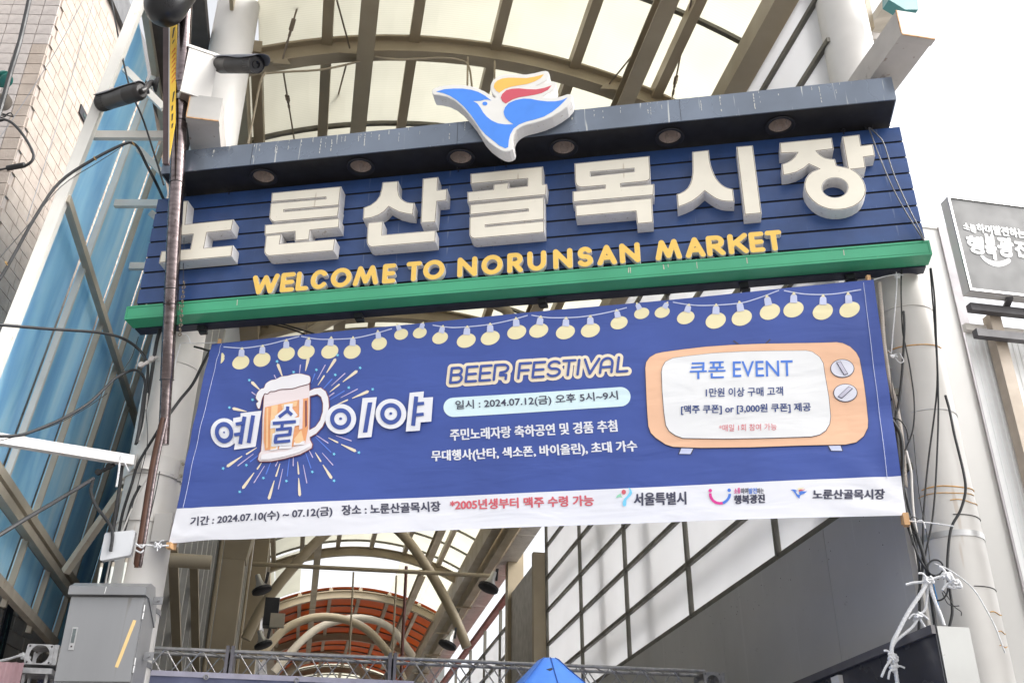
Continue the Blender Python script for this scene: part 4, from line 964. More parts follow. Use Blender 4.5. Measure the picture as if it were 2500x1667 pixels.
# H column between the two stretches of wall
pil = empty('arcade_column', (4.2, 20.4, 0), 0, 'grey brown H section column between the two stretches of white wall', 'column', 'columns inside the arcade')
mb = MB(); mb.fbox(A, 4.15, 4.5, 19.25, 19.4, 0, 7.55); mb.fbox(A, 4.15, 4.5, 21.9, 22.2, 0, 9.9); mb.fbox(A, 4.30, 4.36, 19.4, 21.9, 0, 7.5); obj('flange_pair', mb, m_tan, pil)
mb = MB(); mb.fbox(A, 4.22, 4.30, 19.45, 21.85, 0, 7.4); obj('web_cover', mb, M('grey cover plate', (.36, .345, .32), .45, dirt=((.2, .16, .12), .15, 9)), pil)
far = empty('far_side_wall', (4.42, 27, 5), 0, 'further stretch of white sheeted wall with a slit of sky above, beyond the H column', 'wall')
YF = [22.4, 24.2, 26.4, 28.8, 31.6, 35, 39, 44]
for y in YF: mb = MB(); mb.fbox(A, XW-.045, XW+.03, y-.03, y+.03, 4.2, 7.6); obj('mullion', mb, m_alum, far)
for ya, yb in zip(YF[:-1], YF[1:]):
    for z in [4.51+.63*i for i in range(-1, 5)]:
        mb = MB(); mb.fbox(A, XW-.035, XW+.03, ya+.031, yb-.031, z-.035, z+.035); obj('rail', mb, m_alum, far)
        if z < 7.0: mb = MB(); mb.fbox(A, XW+.005, XW+.017, ya+.032, yb-.032, z+.037, z+.59); obj('wall_sheet', mb, m_wallp, far)
mb = MB(); mb.fbox(A, XW-.02, XW+.1, 22.4, 44, .5, 3.84); obj('grey_panel', mb, m_grey, far)
mb = MB(); mb.fbox(A, XW-.10, XW+.04, 22.3, 44, 7.64, 7.75); obj('red_trim', mb, M('red trim', (.30, .06, .04), .5), far)
# high beams and lintels on the right: a white box gutter, a dark beam with a groove, white upper sheets
upb = empty('upper_gallery_beam', (4.0, 25, 8.4), 0, 'dark twin beam with white soffit panels running along the right wall top', 'beam')
mb = MB(); mb.fbox(A, 3.75, 3.93, 13, 50, 8.10, 8.42); obj('beam', mb, m_tan, upb)
mb = MB(); mb.fbox(A, 3.50, 3.70, 13, 50, 8.30, 8.62); obj('beam', mb, m_tan, upb)
for y in range(14, 50, 3): mb = MB(); mb.fbox(A, 3.98, 4.36, y+.02, y+2.98, 8.12, 8.22); obj('soffit_panel', mb, m_steelw2, upb)
for y in range(23, 50, 3):
    mb = MB(); mb.fbox(A, 4.36, 4.40, y+.05, y+2.95, 8.9, 9.9); obj('upper_sheet', mb, m_wallp, upb)
    mb = MB(); mb.fbox(A, 3.46, 3.98, y, y+.05, 8.06, 8.095); obj('bracket', mb, m_tan, upb)
for y in (16.2, 22.9, 31, 36.2, 43, 50):
    c = empty('arcade_column', (-1.32, y+.2, 0), 0, None, 'column', 'columns inside the arcade') if False else None
# ------------------------------------------------------------------ left side of the arcade
lw = empty('dark_cladding_wall', (-1.62, 20, 3), 0, 'dark ribbed cladding wall inside the arcade, behind the left column', 'wall')
mb = MB(); mb.fbox(A, -1.72, -1.66, 11.2, 62, 1.0, 8.6); obj('sheet', mb, m_corr, lw)
for i in range(32):
    y = 11.25+.62*i; mb = MB(); mb.fbox(A, -1.66, -1.57, y, y+.10, 1.0, 8.6); obj('rib', mb, M('grey rib', (.40, .39, .36), .5), lw)
for y in (11.5, 14.6): mb = MB(); mb.bar((-1.52, y-1.4, 5.3), (-1.50, y+2.4, 3.6), .10, .06); obj('brace', mb, m_tan, lw)
mb = MB(); mb.fbox(A, -1.70, -1.64, 11.2, 62, 8.62, 9.93); obj('upper_sheet', mb, m_wallp, lw)
_p = XP(420, 1366, -1.5); mb = MB(); mb.cyl((-1.56, _p[1], _p[2]), (-1.10, _p[1]+.02, _p[2]), .075, n=16); obj('duct', mb, m_tan, lw, True)
colsI = []
for i, (y, lab) in enumerate(((16.9, 'broad cream column inside the arcade right of the dark cladding'), (24.5, 'cream column deeper in the arcade, left, behind the round floodlights'))):
    c = empty('arcade_column', (-1.28, y, 0), 0, lab, 'column', 'columns inside the arcade')
    mb = MB(); mb.fbox(A, -1.50, -1.16, y, y+.36, 0, 9.9); obj('shaft', mb, m_tan, c)
    mb = MB(); mb.box8([(-1.5, y-.01, 6.4), (-1.14, y-.01, 6.4), (-1.14, y+.37, 6.4), (-1.5, y+.37, 6.4), (-1.5, y-.12, 6.9), (-1.05, y-.12, 6.9), (-1.05, y+.4, 6.9), (-1.5, y+.4, 6.9)]); obj('haunch', mb, m_tan, c)
    mb = MB(); mb.cyl((-1.54, y-.12, 0), (-1.54, y-.12, 9.8), .035, n=10); obj('conduit', mb, m_tan, c, True)
# round tube arches and tie bars inside
def tarch(y, x0, z0, xm, zm_, x1, z1, r, label):
    P = cr([(x0, y, z0), ((x0+xm)/2-.10, y, z0+(zm_-z0)*.66), (xm, y, zm_), ((x1+xm)/2+.10, y, z1+(zm_-z1)*.66), (x1, y, z1)], 8)
    mb = MB(); mb.tube(P, r, 12); return tag(obj('tube_arch', mb, m_tan, None, True), label, 'arch', 'tube arches inside the arcade')
P = [YP(*q, 14.2) for q in ((700, 870), (755, 816), (832, 771), (960, 722), (1100, 715), (1220, 748), (1252, 778), (1330, 850))]
mb = MB(); mb.tube(cr(P), .085, 12); tag(obj('tube_arch', mb, m_tan, None, True), 'nearest round tube arch, seen through the gap between sign and banner', 'arch', 'tube arches inside the arcade')
P = [YP(*q, 22.2) for q in ((600, 1560), (645, 1474), (715, 1385), (790, 1307), (880, 1250), (966, 1289), (1040, 1380), (1106, 1498), (1140, 1580))]
mb = MB(); mb.tube(cr(P), .11, 12); tag(obj('tube_arch', mb, m_tan, None, True), 'round tube arch whose legs come down just below the banner', 'arch', 'tube arches inside the arcade')
P = [YP(*q, 33) for q in ((630, 1610), (690, 1540), (760, 1508), (835, 1510), (900, 1540), (960, 1610), (985, 1660))]
mb = MB(); mb.tube(cr(P), .13, 12); tag(obj('tube_arch', mb, m_tan, None, True), 'pale tube arch crossing the orange sheets, nearer of the pair', 'arch', 'tube arches inside the arcade')
P = [YP(*q, 36.0) for q in ((668, 1640), (740, 1560), (800, 1522), (880, 1508), (950, 1530), (1000, 1590), (1030, 1640))]
mb = MB(); mb.tube(cr(P), .13, 12); tag(obj('tube_arch', mb, m_tan2, None, True), 'greyer tube arch crossing the orange sheets, further of the pair', 'arch', 'tube arches inside the arcade')
P = [YP(*q, 44) for q in ((680, 1660), (740, 1612), (800, 1597), (850, 1610), (900, 1660))]
mb = MB(); mb.tube(cr(P), .15, 12); tag(obj('tube_arch', mb, m_tan, None, True), 'furthest tube arch, just above the truss', 'arch', 'tube arches inside the arcade')
mb = MB(); mb.tube([YP(615, 1376, 21), YP(1200, 1405, 21)], .045, 8); tag(obj('tie_bar', mb, m_tan, None, True), 'long thin tie bar across the arcade below the banner', 'bar')
for u, v0, v1 in ((863, 1396, 1620), (968, 1405, 1612)):
    mb = MB(); mb.tube([YP(u, v0, 20.9), YP(u-11, v1, 20.9)], .022, 6); tag(obj('hanging_rod', mb, m_tan, None, True), 'thin hanging rod below the tie bar, %s of the two' % ('left' if u < 900 else 'right'), 'rod', 'hanging rods below the tie bar')
mb = MB(); mb.tube([YP(992, 1382, 23), YP(978, 1667, 23)], .04, 6); tag(obj('red_pipe', mb, M('dark red pipe', (.12, .035, .025), .5), None, True), 'dark red vertical pipe right of the hanging rods', 'pipe')
# deep end of the arcade
mb = MB(); mb.fbox(A, -4, 8, 62.2, 62.5, 0, 14); tag(obj('end_wall', mb, m_corr), 'dark far end of the arcade behind the truss', 'wall')
# floodlights along the inside
def flood(P, d, label, sc=1.):
    d = np.array(d, float); d /= np.linalg.norm(d)
    t = empty('floodlight', P, 0, label, 'floodlight', 'bell shaped floodlights on the arcade walls')
    mb = MB(); mb.lathe(P, d, [(.001, -.30*sc), (.05*sc, -.30*sc), (.06*sc, -.18*sc), (.09*sc, -.08*sc), (.17*sc, 0), (.185*sc, .03*sc)], 18); obj('reflector', mb, m_inox, t, True)
    mb = MB(); mb.lathe(P, d, [(.185*sc, .0), (.2*sc, .01*sc), (.2*sc, .06*sc), (.185*sc, .07*sc), (.001, .055*sc)], 18); obj('rim', mb, m_black, t, True)
    mb = MB(); mb.bar(np.array(P)-d*.1*sc+np.array((.1, 0, .02)), np.array(P)-d*.1*sc+np.array((.12, 0, .25*sc)), .03, .05); obj('bracket', mb, m_black, t)
flood(YP(1194, 1430, 19), (-.35, -.1, -.9), 'floodlight on the right wall, nearer one below the beam'); flood(YP(1094, 1570, 22), (-.35, -.1, -.9), 'floodlight on the right wall, further one just above the truss')
flood(YP(638, 1436, 19), (.35, -.1, -.9), 'floodlight beside the broad cream column, upper one', .9); flood(YP(642, 1570, 19), (.35, -.1, -.9), 'floodlight beside the broad cream column, lower one', .8)
sp_ = empty('loudspeaker', YP(665, 1495, 21), 0, 'black loudspeaker with a grey box under it, left of the orange sheets', 'loudspeaker')
P = YP(660, 1488, 21); mb = MB(); mb.fbox(A, P[0]-.12, P[0]+.16, P[1], P[1]+.3, P[2]-.3, P[2]+.25); obj('case', mb, m_black, sp_)
mb = MB(); mb.fbox(A, P[0]+.02, P[0]+.30, P[1]-.1, P[1]-.01, P[2]-.35, P[2]-.08); obj('grille_box', mb, m_tan2, sp_)

_rr = random.Random(9); mb = MB()
for k in range(60):
    y = _rr.uniform(6.9, 12.5); z = 4.42-abs(_rr.gauss(0, .22)); r = _rr.uniform(.002, .006); mb.lathe((XW-.0505, y, z), (-1, 0, 0), [(r, 0), (r*.7, .002), (.001, .0025)], 6)
obj('dirt_specks', mb, M('brown specks', (.06, .045, .035), .9), wall, kind='stuff')
# ------------------------------------------------------------------ glazed side wall, left
GK = .1
gN = np.array([1, 0, -GK]); GS = 1.22
zs = lambda z: 1.6+(z-1.6)*GS
gp0 = np.array([-2.2*GS, 0, zs(6.0)])
gl = np.array([GK, 0, 1.]); gl /= np.linalg.norm(gl)
gn = gN/np.linalg.norm(gN)
def GP(u, v): return PL(u, v, gp0, gN)
def G3(y, z, o=0.): return np.array([(-2.2+GK*(z-6))*GS, y*GS, zs(z)])+gn*o
def mglass():
    m = bpy.data.materials.new('blue tinted glass'); m.use_nodes = True; n = m.node_tree; N = n.nodes; L = n.links; b = N['Principled BSDF']
    g = N.new('ShaderNodeNewGeometry'); mp = N.new('ShaderNodeMapping'); mp.inputs['Scale'].default_value = (1, 1.6, .34); L.new(g.outputs['Position'], mp.inputs[0])
    t = N.new('ShaderNodeTexNoise'); t.inputs['Scale'].default_value = 1.3; t.inputs['Detail'].default_value = 6; t.inputs['Distortion'].default_value = .6; L.new(mp.outputs[0], t.inputs['Vector'])
    r = N.new('ShaderNodeValToRGB'); e = r.color_ramp.elements
    e[0].position = .30; e[0].color = (.32, .60, .84, 1); e[1].position = .72; e[1].color = (.80, .94, 1, 1)
    x = e.new(.5); x.color = (.52, .80, .95, 1)  # pale streaks in the blue are painted stand-ins for cloudy reflections on the panes
    L.new(t.outputs[0], r.inputs[0]); L.new(r.outputs[0], b.inputs['Base Color'])
    b.inputs['Roughness'].default_value = .14; b.inputs['Metallic'].default_value = .2
    tl_ = N.new('ShaderNodeBsdfTranslucent'); ms = N.new('ShaderNodeMixShader'); ms.inputs[0].default_value = .55; L.new(r.outputs[0], tl_.inputs[0]); L.new(b.outputs[0], ms.inputs[1]); L.new(tl_.outputs[0], ms.inputs[2]); L.new(ms.outputs[0], N['Material Output'].inputs[0])
    mp2 = N.new('ShaderNodeMapping'); mp2.inputs['Scale'].default_value = (1, 1.2, .8); L.new(g.outputs['Position'], mp2.inputs[0])
    t2 = N.new('ShaderNodeTexNoise'); t2.inputs['Scale'].default_value = 1.6; L.new(mp2.outputs[0], t2.inputs['Vector'])
    bp = N.new('ShaderNodeBump'); bp.inputs['Strength'].default_value = .25; bp.inputs['Distance'].default_value = .05; L.new(t2.outputs[0], bp.inputs['Height']); L.new(bp.outputs[0], b.inputs['Normal'])
    return m
m_glass = mglass()
gw = empty('glazed_side_wall', G3(9, 3.7), 0, 'leaning wall of blue tinted glass in a pale steel frame, left of the round column', 'glass wall')
GY = [6.82, 7.78, 8.74, 9.66, 10.58, 11.5, 12.4, 13.4]
def gz0(y): return 4.24
ZT_ = [8.33]*8
for i, y in enumerate(GY):
    w_ = .075 if i == 0 else .036
    mb = MB(); z0 = 3.60 if i in (0, 2, 3, 4, 5) else 4.2
    mb.bar(G3(y, z0, .05), G3(y, ZT_[i], .05), w_*1.3, .055 if i else .10, gn); obj('mullion', mb, m_frame if i < 2 else m_tan2, gw)
for a, b in zip(GY[:-1], GY[1:]):
    for z0, z1 in ((4.30, 8.31), (3.74, 4.16)):
        c = [G3(a+.04, z0), G3(b-.04, z0), G3(b-.04, z1), G3(a+.04, z1)]
        mb = MB(); mb.box8([p-gn*.012 for p in c]+[p for p in c]); obj('glass_pane', mb, m_glass, gw)
for z, w_, m_ in ((6.21, .075, m_tan2), (4.27, .08, m_tan2), (4.17, .08, m_tan2), (3.69, .09, M('rusty tan rail', (.45, .40, .33), .55, dirt=((.36, .17, .04), .42, 5)))):
    mb = MB(); mb.bar(G3(6.8, z, .09), G3(13.4 if z > 5 else (10.6 if z > 4 else 10.5), z, .09), .09 if z < 6 else .07, w_, gl); obj('rail', mb, m_, gw)
# struts from the glazing back to the columns
for (pa, pb) in (((208, 327), (405, 333)), ((262, 494), (400, 505)), ((300, 647), (400, 652))):
    a = GP(*pa)+gn*.08; d = np.array([math.cos(.19), -math.sin(.19), 0]); 
    L_ = np.linalg.norm(ray(*pb))*0+(.84 if pa[0] < 220 else (.60 if pa[0] < 280 else .42))
    mb = MB(); mb.bar(a, a+d*L_, .05, .085); obj('strut', mb, m_frame, gw)
for pa, pb in (((285, 165), (400, 265)), ((320, 360), (398, 425)), ((350, 515), (398, 545))):
    a = GP(*pa)+gn*.08; b = K.un(*pb, (a@K.n)+.1); mb = MB(); mb.bar(a, b, .05, .07, gn); obj('diagonal', mb, m_frame, gw)
a = K.un(160, 1395, 9.35); b = K.un(300, 1195, 9.0); mb = MB(); mb.bar(a, b, .06, .07); obj('diagonal', mb, m_tan2, gw)
# upper gutter behind the top of the glazing
gt = empty('eave_gutter', XP(372, 200, -1.75), 0, 'narrow rusty gutter and dark eave boards above the glazed wall', 'gutter')
mb = MB(); mb.bar(G3(6.75, 8.37, .06), G3(13.4, 8.37, .06), .07, .07, gl); obj('gutter', mb, m_tan2, gt)
mb = MB(); _z = zs(8.42); mb.fbox(A, G3(7, 8.4)[0]+.06, -1.72, 8.3, 16.5, _z, _z+.12); obj('eave_soffit', mb, M('dark eave board', (.07, .06, .055), .7), gt)
# ------------------------------------------------------------------ tiled building, far left
bx, bd = K.loc(K.un(152, 0, 9.8))[0], 9.8
bb = empty('tiled_building', K.W(bx-.6, bd, 0), K.yaw, 'pale tiled building with stepped corner at the far left edge, behind the glazing', 'building')
ZBT = 13.6
mb = MB(); mb.fbox(K, bx-6, bx-.012, bd+.012, bd+14, 0, ZBT); obj('wall', mb, m_mortar, bb)
BH, BWd = .168, .30
protoA = None
def brick_mesh(nm, wv, hv, mat):
    mb = MB(); b = .006
    x, z, d = wv/2-.005, hv/2-.005, .02
    mb.add([(-x, -d, -z), (x, -d, -z), (x, -d, z), (-x, -d, z), (-x-b*0, 0, -z), (x, 0, -z), (x, 0, z), (-x, 0, z)], [(0, 1, 2, 3), (0, 4, 5, 1), (1, 5, 6, 2), (2, 6, 7, 3), (3, 7, 4, 0)])
    me = bpy.data.meshes.new(nm); me.from_pydata([v.tolist() for v in mb.v], [], mb.f); me.materials.append(mat); me.update(); return me
meF = brick_mesh('tile_front', BWd*.66, BH, m_brick2); meS = brick_mesh('tile_side', BWd, BH, m_brick)
rest = MB()
MF = Matrix.Rotation(-K.yaw, 4, 'Z'); MS = MF @ Matrix.Rotation(R(90), 4, 'Z')
cand = []
nz0, nz1 = int(3/BH), int((ZBT-.55)/BH)
for k in range(nz0, nz1):
    z = (k+.5)*BH
    for i in range(7):
        cand.append((meF, MF, K.W(bx-.012-(i+.5)*BWd*.66, bd+.012, z)))
    for i in range(26):
        off_ = .5 if k % 2 else 0
        cand.append((meS, MS, K.W(bx-.012, bd+.012+(i+.5+off_*.5)*BWd, z)))
def prj(P):
    q = np.array(P)-EYE; dz = q@fw; return 1250+FPX*(q@rt)/dz, 833.5-FPX*(q@up)/dz, dz
vis = []
for c in cand:
    u, v, dz = prj(c[2])
    ok = -20 < u < 360 and -20 < v < 1667
    # hidden by the glazing? then it goes with the rest
    if ok:
        g = GP(u, v); beh = (g[1] > 6.85 and 4.2 < g[2] < 9.2)
        ok = not beh or False
    vis.append((0 if ok else 1, dz, c))
vis.sort(key=lambda t: t[:2])
for rank, (_, dz, c) in enumerate(vis):
    if rank < 300 and _ == 0:
        inst('brick', c[0], Matrix.Translation(Vector(c[2])+Vector((random.uniform(-.003, .003),)*3)) @ c[1], bb)
    else:
        T = np.array(c[1])[:3, :3]; rest.add([T@np.array(v.co)+c[2] for v in c[0].vertices], [tuple(p.vertices) for p in c[0].polygons])
if rest.v: obj('remaining_bricks', rest, m_brick, bb, kind='stuff', recalc=False)
mb = MB(); mb.fbox(K, bx-6, bx+.06, bd-.06, bd+14, ZBT-.5, ZBT); obj('dark_band', mb, M('dark tile band', (.12, .12, .125), .7, bump=.2), bb)
mb = MB(); mb.fbox(K, bx-.0, bx+1.3, bd+3.2, bd+14, ZBT-.35, ZBT+.3); obj('eave', mb, M('brown eave soffit', (.40, .27, .18), .7, dirt=((.2, .12, .08), .2, 4)), bb)
def bwin(u0, v0, u1, v1):
    a = PL(u0, v0, K.W(bx+.03, 0, 0), K.a); b = PL(u1, v1, K.W(bx+.03, 0, 0), K.a); d0, d1 = sorted((a@K.n, b@K.n)); z0, z1 = sorted((a[2], b[2]))
    mb = MB(); mb.fbox(K, bx-.03, bx+.03, d0, d1, z0, z1); f = obj('window', mb, m_black, bb); mb = MB(); mb.fbox(K, bx+.031, bx+.036, d0+.1, d1-.1, z0+.08, z1-.1); obj('pane', mb, M('dark green glass', (.03, .06, .055), .1), f)
bwin(200, 255, 226, 335); bwin(188, 1420, 300, 1385); bwin(-20, 1640, 36, 1480)
# rough plaster neighbour at the left edge
mb = MB(); mb.fbox(K, bx-7, bx-1.0, bd-.35, bd-.02, 0, 15); o_ = tag(obj('plaster_wall', mb, m_plaster), 'rough grey cement wall at the top left corner', 'wall')
# ------------------------------------------------------------------ wrapped tube on brackets in front of the left column
T0, T1 = S.un(399, 1085, 7.60), S.un(458, -60, 6.60)
pole = empty('wrapped_tube', T0, 0, 'shiny tube wrapped in dark film in front of the left end of the sign', 'pole')
tp = lambda t: T0+(T1-T0)*t
prof_r = [(0, .046), (.10, .050), (.118, .051), (.122, .058), (.2, .060), (.40, .066), (.6, .068), (.8, .064), (1.0, .060)]
mb = MB(); mb.tube([tp(t) for t, r in prof_r], [r for t, r in prof_r], 24); obj('tube', mb, m_chrome, pole, True)
for t in (.122, .27, .30, .52, .655, .70, .72, .745):
    mb = MB(); ax = (T1-T0)/np.linalg.norm(T1-T0); r = np.interp(t, [q[0] for q in prof_r], [q[1] for q in prof_r]); ring(mb, tp(t), ax+np.array((0, .15*math.sin(t*40), 0)), r+.002, .004, 24, 6); obj('tie_wire', mb, m_rubber, pole, True)
mb = MB(); c = tp(.715); ax = (T1-T0)/np.linalg.norm(T1-T0); mb.lathe(c-ax*.06, ax, [(.069, 0), (.074, 0), (.074, .05), (.069, .05)], 24); obj('steel_band', mb, m_inox, pole, True)
# maroon channel and yellow warning strip seen nearly edge on
ws = empty('warning_strip', S.un(415, 400, 6.78), S.yaw, 'narrow yellow warning strip in a maroon channel fixed beside the wrapped tube', 'sign')
ch = [S.un(*q, 6.82) for q in ((398, 400), (411, 400), (413, 30), (398, 30))]
mb = MB(); mb.box8([ch[0], ch[1], ch[1]+S.n*.03, ch[0]+S.n*.03, ch[3], ch[2], ch[2]+S.n*.03, ch[3]+S.n*.03]); obj('channel', mb, m_maroon, ws)
ye = [S.un(*q, 6.80) for q in ((413, 390), (428, 300), (432, 30), (414.5, 30))]
mb = MB(); mb.box8([ye[0], ye[1], ye[1]+S.n*.006, ye[0]+S.n*.006, ye[3], ye[2], ye[2]+S.n*.006, ye[3]+S.n*.006]); ys_ = obj('yellow_plate', mb, M('warning yellow', (.86, .55, .05), .4, var=.04), ws)
gr = [S.un(*q, 6.795) for q in ((411, 398), (413.5, 388), (414.5, 30), (412, 30))]
mb = MB(); mb.box8([gr[0], gr[1], gr[1]+S.n*.004, gr[0]+S.n*.004, gr[3], gr[2], gr[2]+S.n*.004, gr[3]+S.n*.004]); obj('plate_edge', mb, m_inox, ws)
for i, (v0, h, m_) in enumerate([(66, 28, m_black), (96, 12, m_black)]+[(118+12*k, 9, M('warning red', (.7, .08, .04), .5)) for k in range(7)]+[(222, 28, m_black), (256, 16, m_black), (276, 20, m_black), (300, 14, m_black)]):
    xa, xb = 418 if v0 < 240 else 416.5, 429 if v0 < 240 else 425
    red = 110 < v0 < 210
    q = [(xa, v0+h+ (6 if red else 0)), (xa+2.2, v0+h), (xb, v0), (xb-2.2, v0-1)] if red else [(xa+2, v0+h), (xa+4.5, v0+h-3), (xb-2, v0), (xb-6, v0+4)]
    mb = MB(); P = [S.un(a_, b_, 6.7975) for a_, b_ in q]; mb.box8([p for p in P]+[p+S.n*.002 for p in P]); obj('printed_mark', mb, m_, ys_)
# black dome at the top
c = S.un(404, 12, 6.45); dm = empty('black_dome', c, S.yaw, 'smooth black dome housing at the top of the wrapped tube', 'dome')
mb = MB(); mb.lathe(c, (-.12, 0, -1), [(.001, -.34), (.24, -.34), (.245, -.30), (.235, -.22), (.222, -.15), (.215, -.08), (.205, 0), (.18, .09), (.14, .155), (.08, .2), (.001, .215)], 40); obj('housing', mb, M('satin black plastic', (.012, .012, .014), .30, var=.01), dm, True)
# ------------------------------------------------------------------ junction box and the two cameras
jc = S.un(452, 175, 6.98); jb = empty('junction_box', jc, S.yaw, 'white steel junction box turned corner on behind the wrapped tube', 'box')
fa = (S.a-S.n*.85); fa /= np.linalg.norm(fa); fb = (-S.a-S.n*.85)+0; fb /= np.linalg.norm(fb)
fb = np.array([-fa[1], fa[0], 0.]); fb = -fb if fb@S.n > 0 else fb       # left-front direction
q0 = S.un(447, 190, 6.74); zt_, zb_ = S.un(447, 112, 6.74)[2], S.un(447, 222, 6.74)[2]
e1 = (S.a+S.n*.75); e1 /= np.linalg.norm(e1); e2_ = np.array([-e1[1], e1[0], 0.])
q0 = np.array([q0[0], q0[1], 0])
def jbx(z0, z1, g=0.): return [q0+np.array((0, 0, z0))-(e1+e2_)*g, q0+e1*(.28+g)+np.array((0, 0, z0))-e2_*g, q0+e1*(.28+g)+e2_*(.26+g)+np.array((0, 0, z0)), q0+e2_*(.26+g)+np.array((0, 0, z0))-e1*g]
mb = MB(); mb.box8(jbx(zb_, zt_-.035)+jbx(zt_-.035, zt_)[:0]+[p+np.array((0, 0, zt_-.035-zb_)) for p in jbx(zb_, 0)]); bxo = obj('case', mb, m_steelw, jb)
mb = MB(); mb.box8(jbx(zt_-.032, 0, .008)+[p+np.array((0, 0, .032)) for p in jbx(zt_-.032, 0, .008)]); obj('lid', mb, m_steelw, jb)
mb = MB(); mb.box8(jbx(zb_-.004, 0, -.012)+[p+np.array((0, 0, .0035)) for p in jbx(zb_-.004, 0, -.012)]); obj('base_plate', mb, M('brown box underside', (.22, .17, .15), .6), jb)
def cctv(rear, front, r, label, wall_pt, wall_n, text=None, blackface=True):
    rear, front = np.array(rear), np.array(front); ax = front-rear; L_ = np.linalg.norm(ax); ax /= L_
    t = empty('security_camera', rear, 0, label, 'camera', 'bullet cameras on the junction box')
    mb = MB(); mb.lathe(rear, ax, [(.001, -.02), (r*.7, -.02), (r*.92, .0), (r, .03), (r, L_*.30), (r*1.012, L_*.305), (r*1.012, L_*.32), (r, L_*.325), (r, L_*.80), (r*.96, L_*.81), (r*.96, L_*.96), (r, L_*.965), (r, L_), (r*.90, L_+.004)], 32); obj('body', mb, m_cctv, t, True)
    for k in range(22):
        a_ = 2*math.pi*k/22; s1 = np.cross(ax, (0, 0, 1)); s1 /= np.linalg.norm(s1); s2_ = np.cross(s1, ax); d = s1*math.cos(a_)+s2_*math.sin(a_)
        if k == 0: mbr = MB()
        mbr.obox(rear+ax*L_*.885+d*r*.985, ax, d, np.cross(ax, d), L_*.065, .003, .0035)
    obj('grip_ribs', mbr, m_cctv, t, kind='stuff')
    mb = MB(); mb.lathe(rear, ax, [(r*.90, L_+.004), (r*.86, L_-.006), (r*.5, L_-.008), (r*.48, L_+.002), (r*.40, L_+.002), (r*.34, L_-.012), (.001, L_-.008)], 28); obj('lens', mb, m_glassy, t, True)
    # sunshield: bent sheet over the top, longer than the body
    s1 = np.cross(ax, (0, 0, 1)); s1 /= np.linalg.norm(s1); s2_ = np.cross(s1, ax); mb = MB(); n = 18
    NT = 12; vs = []; fs = []
    for rr in (r*1.10, r*1.16):
        for i in range(NT+1):
            for k in range(n+1):
                t_ = i/NT; lim = 20+(9*math.sin(t_*math.pi*2.2)); a0 = lim; a1 = 180-lim; a_ = R(a0+(a1-a0)*k/n); edge = abs(k-n/2)/(n/2); ff = L_*1.17-(edge**2)*L_*.12; x = -.01+(ff+.01)*t_
                vs.append(rear+ax*x+(s1*math.cos(a_)+s2_*math.sin(a_))*rr)
    q = n+1; o_ = (NT+1)*q
    for i in range(NT):
        for k in range(n): a_ = i*q+k; fs += [(a_, a_+1, a_+q+1, a_+q), (o_+a_, o_+a_+q, o_+a_+q+1, o_+a_+1)]
        fs += [(i*q, i*q+q, o_+i*q+q, o_+i*q), (i*q+n, o_+i*q+n, o_+i*q+q+n, i*q+q+n)]
    for k in range(n): fs += [(k, o_+k, o_+k+1, k+1), (NT*q+k, NT*q+k+1, o_+NT*q+k+1, o_+NT*q+k)]
    mb.add(vs, fs); hood = obj('sunshield', mb, M('slate sunshield', (.10, .105, .125), .42, var=.05), t, True)
    # swivel arm and base
    wall_pt = np.array(wall_pt); wn = np.array(wall_n, float); wn /= np.linalg.norm(wn)
    mb = MB(); mb.tube(cr([wall_pt+wn*.02, wall_pt+wn*.07, rear-ax*.05, rear-ax*.01], 4), [.030]*4+[.028]*4+[.026]*4+[.022], 14); obj('bracket_arm', mb, m_cctv, t, True)
    mb = MB(); mb.lathe(wall_pt, wn, [(.075, 0), (.075, .014), (.066, .03), (.04, .042), (.001, .042)], 26); bs_ = obj('base', mb, m_cctv, t, True)
    for a_ in (20, 140, 260):
        e = np.cross(wn, (0, 0, 1)); e /= np.linalg.norm(e); f_ = np.cross(e, wn); p = wall_pt+(e*math.cos(R(a_))+f_*math.sin(R(a_)))*.055
        mb = MB(); mb.lathe(p, wn, [(.013, .0), (.013, .026), (.009, .027), (.001, .020)], 10); obj('screw', mb, m_glassy, bs_, True)
    if text:
        v, fc = glyphs(text, .02, .15); mn, mx = v.min(0), v.max(0); s_ = (v-mn)/(mx-mn); mb = MB(); rr = r*1.17
        for a_, b_ in s_:
            x = L_*1.08-(1-a_)*0-a_*-0 - (a_)*0; x = L_*(1.08-.36*a_); an_ = R(text_a+16*b_); mb.v.append(rear+ax*x+(s1*math.cos(an_)*text_s+s2_*math.sin(an_))*rr)
        mb.f = [list(f) for f in fc]; mb.m = [0]*len(fc); obj('printed_name', mb, m_swhite, hood)
    return t
text_a, text_s = 18, 1
rR, fR = S.un(537, 159, 6.95), S.un(627, 158, 6.64)
cctv(rR, fR, .082, 'dark bullet camera pointing right, showing its round lens', S.un(484, 163, 6.90), S.a*.75-S.n*.65)
rL, fL = S.un(343, 223, 6.70), S.un(247, 252, 6.90)
cctv(rL, fL, .084, 'dark bullet camera pointing left and away, seen from behind', S.un(386, 208, 6.86), -S.a*.8-S.n*.5, 'TRUEN')
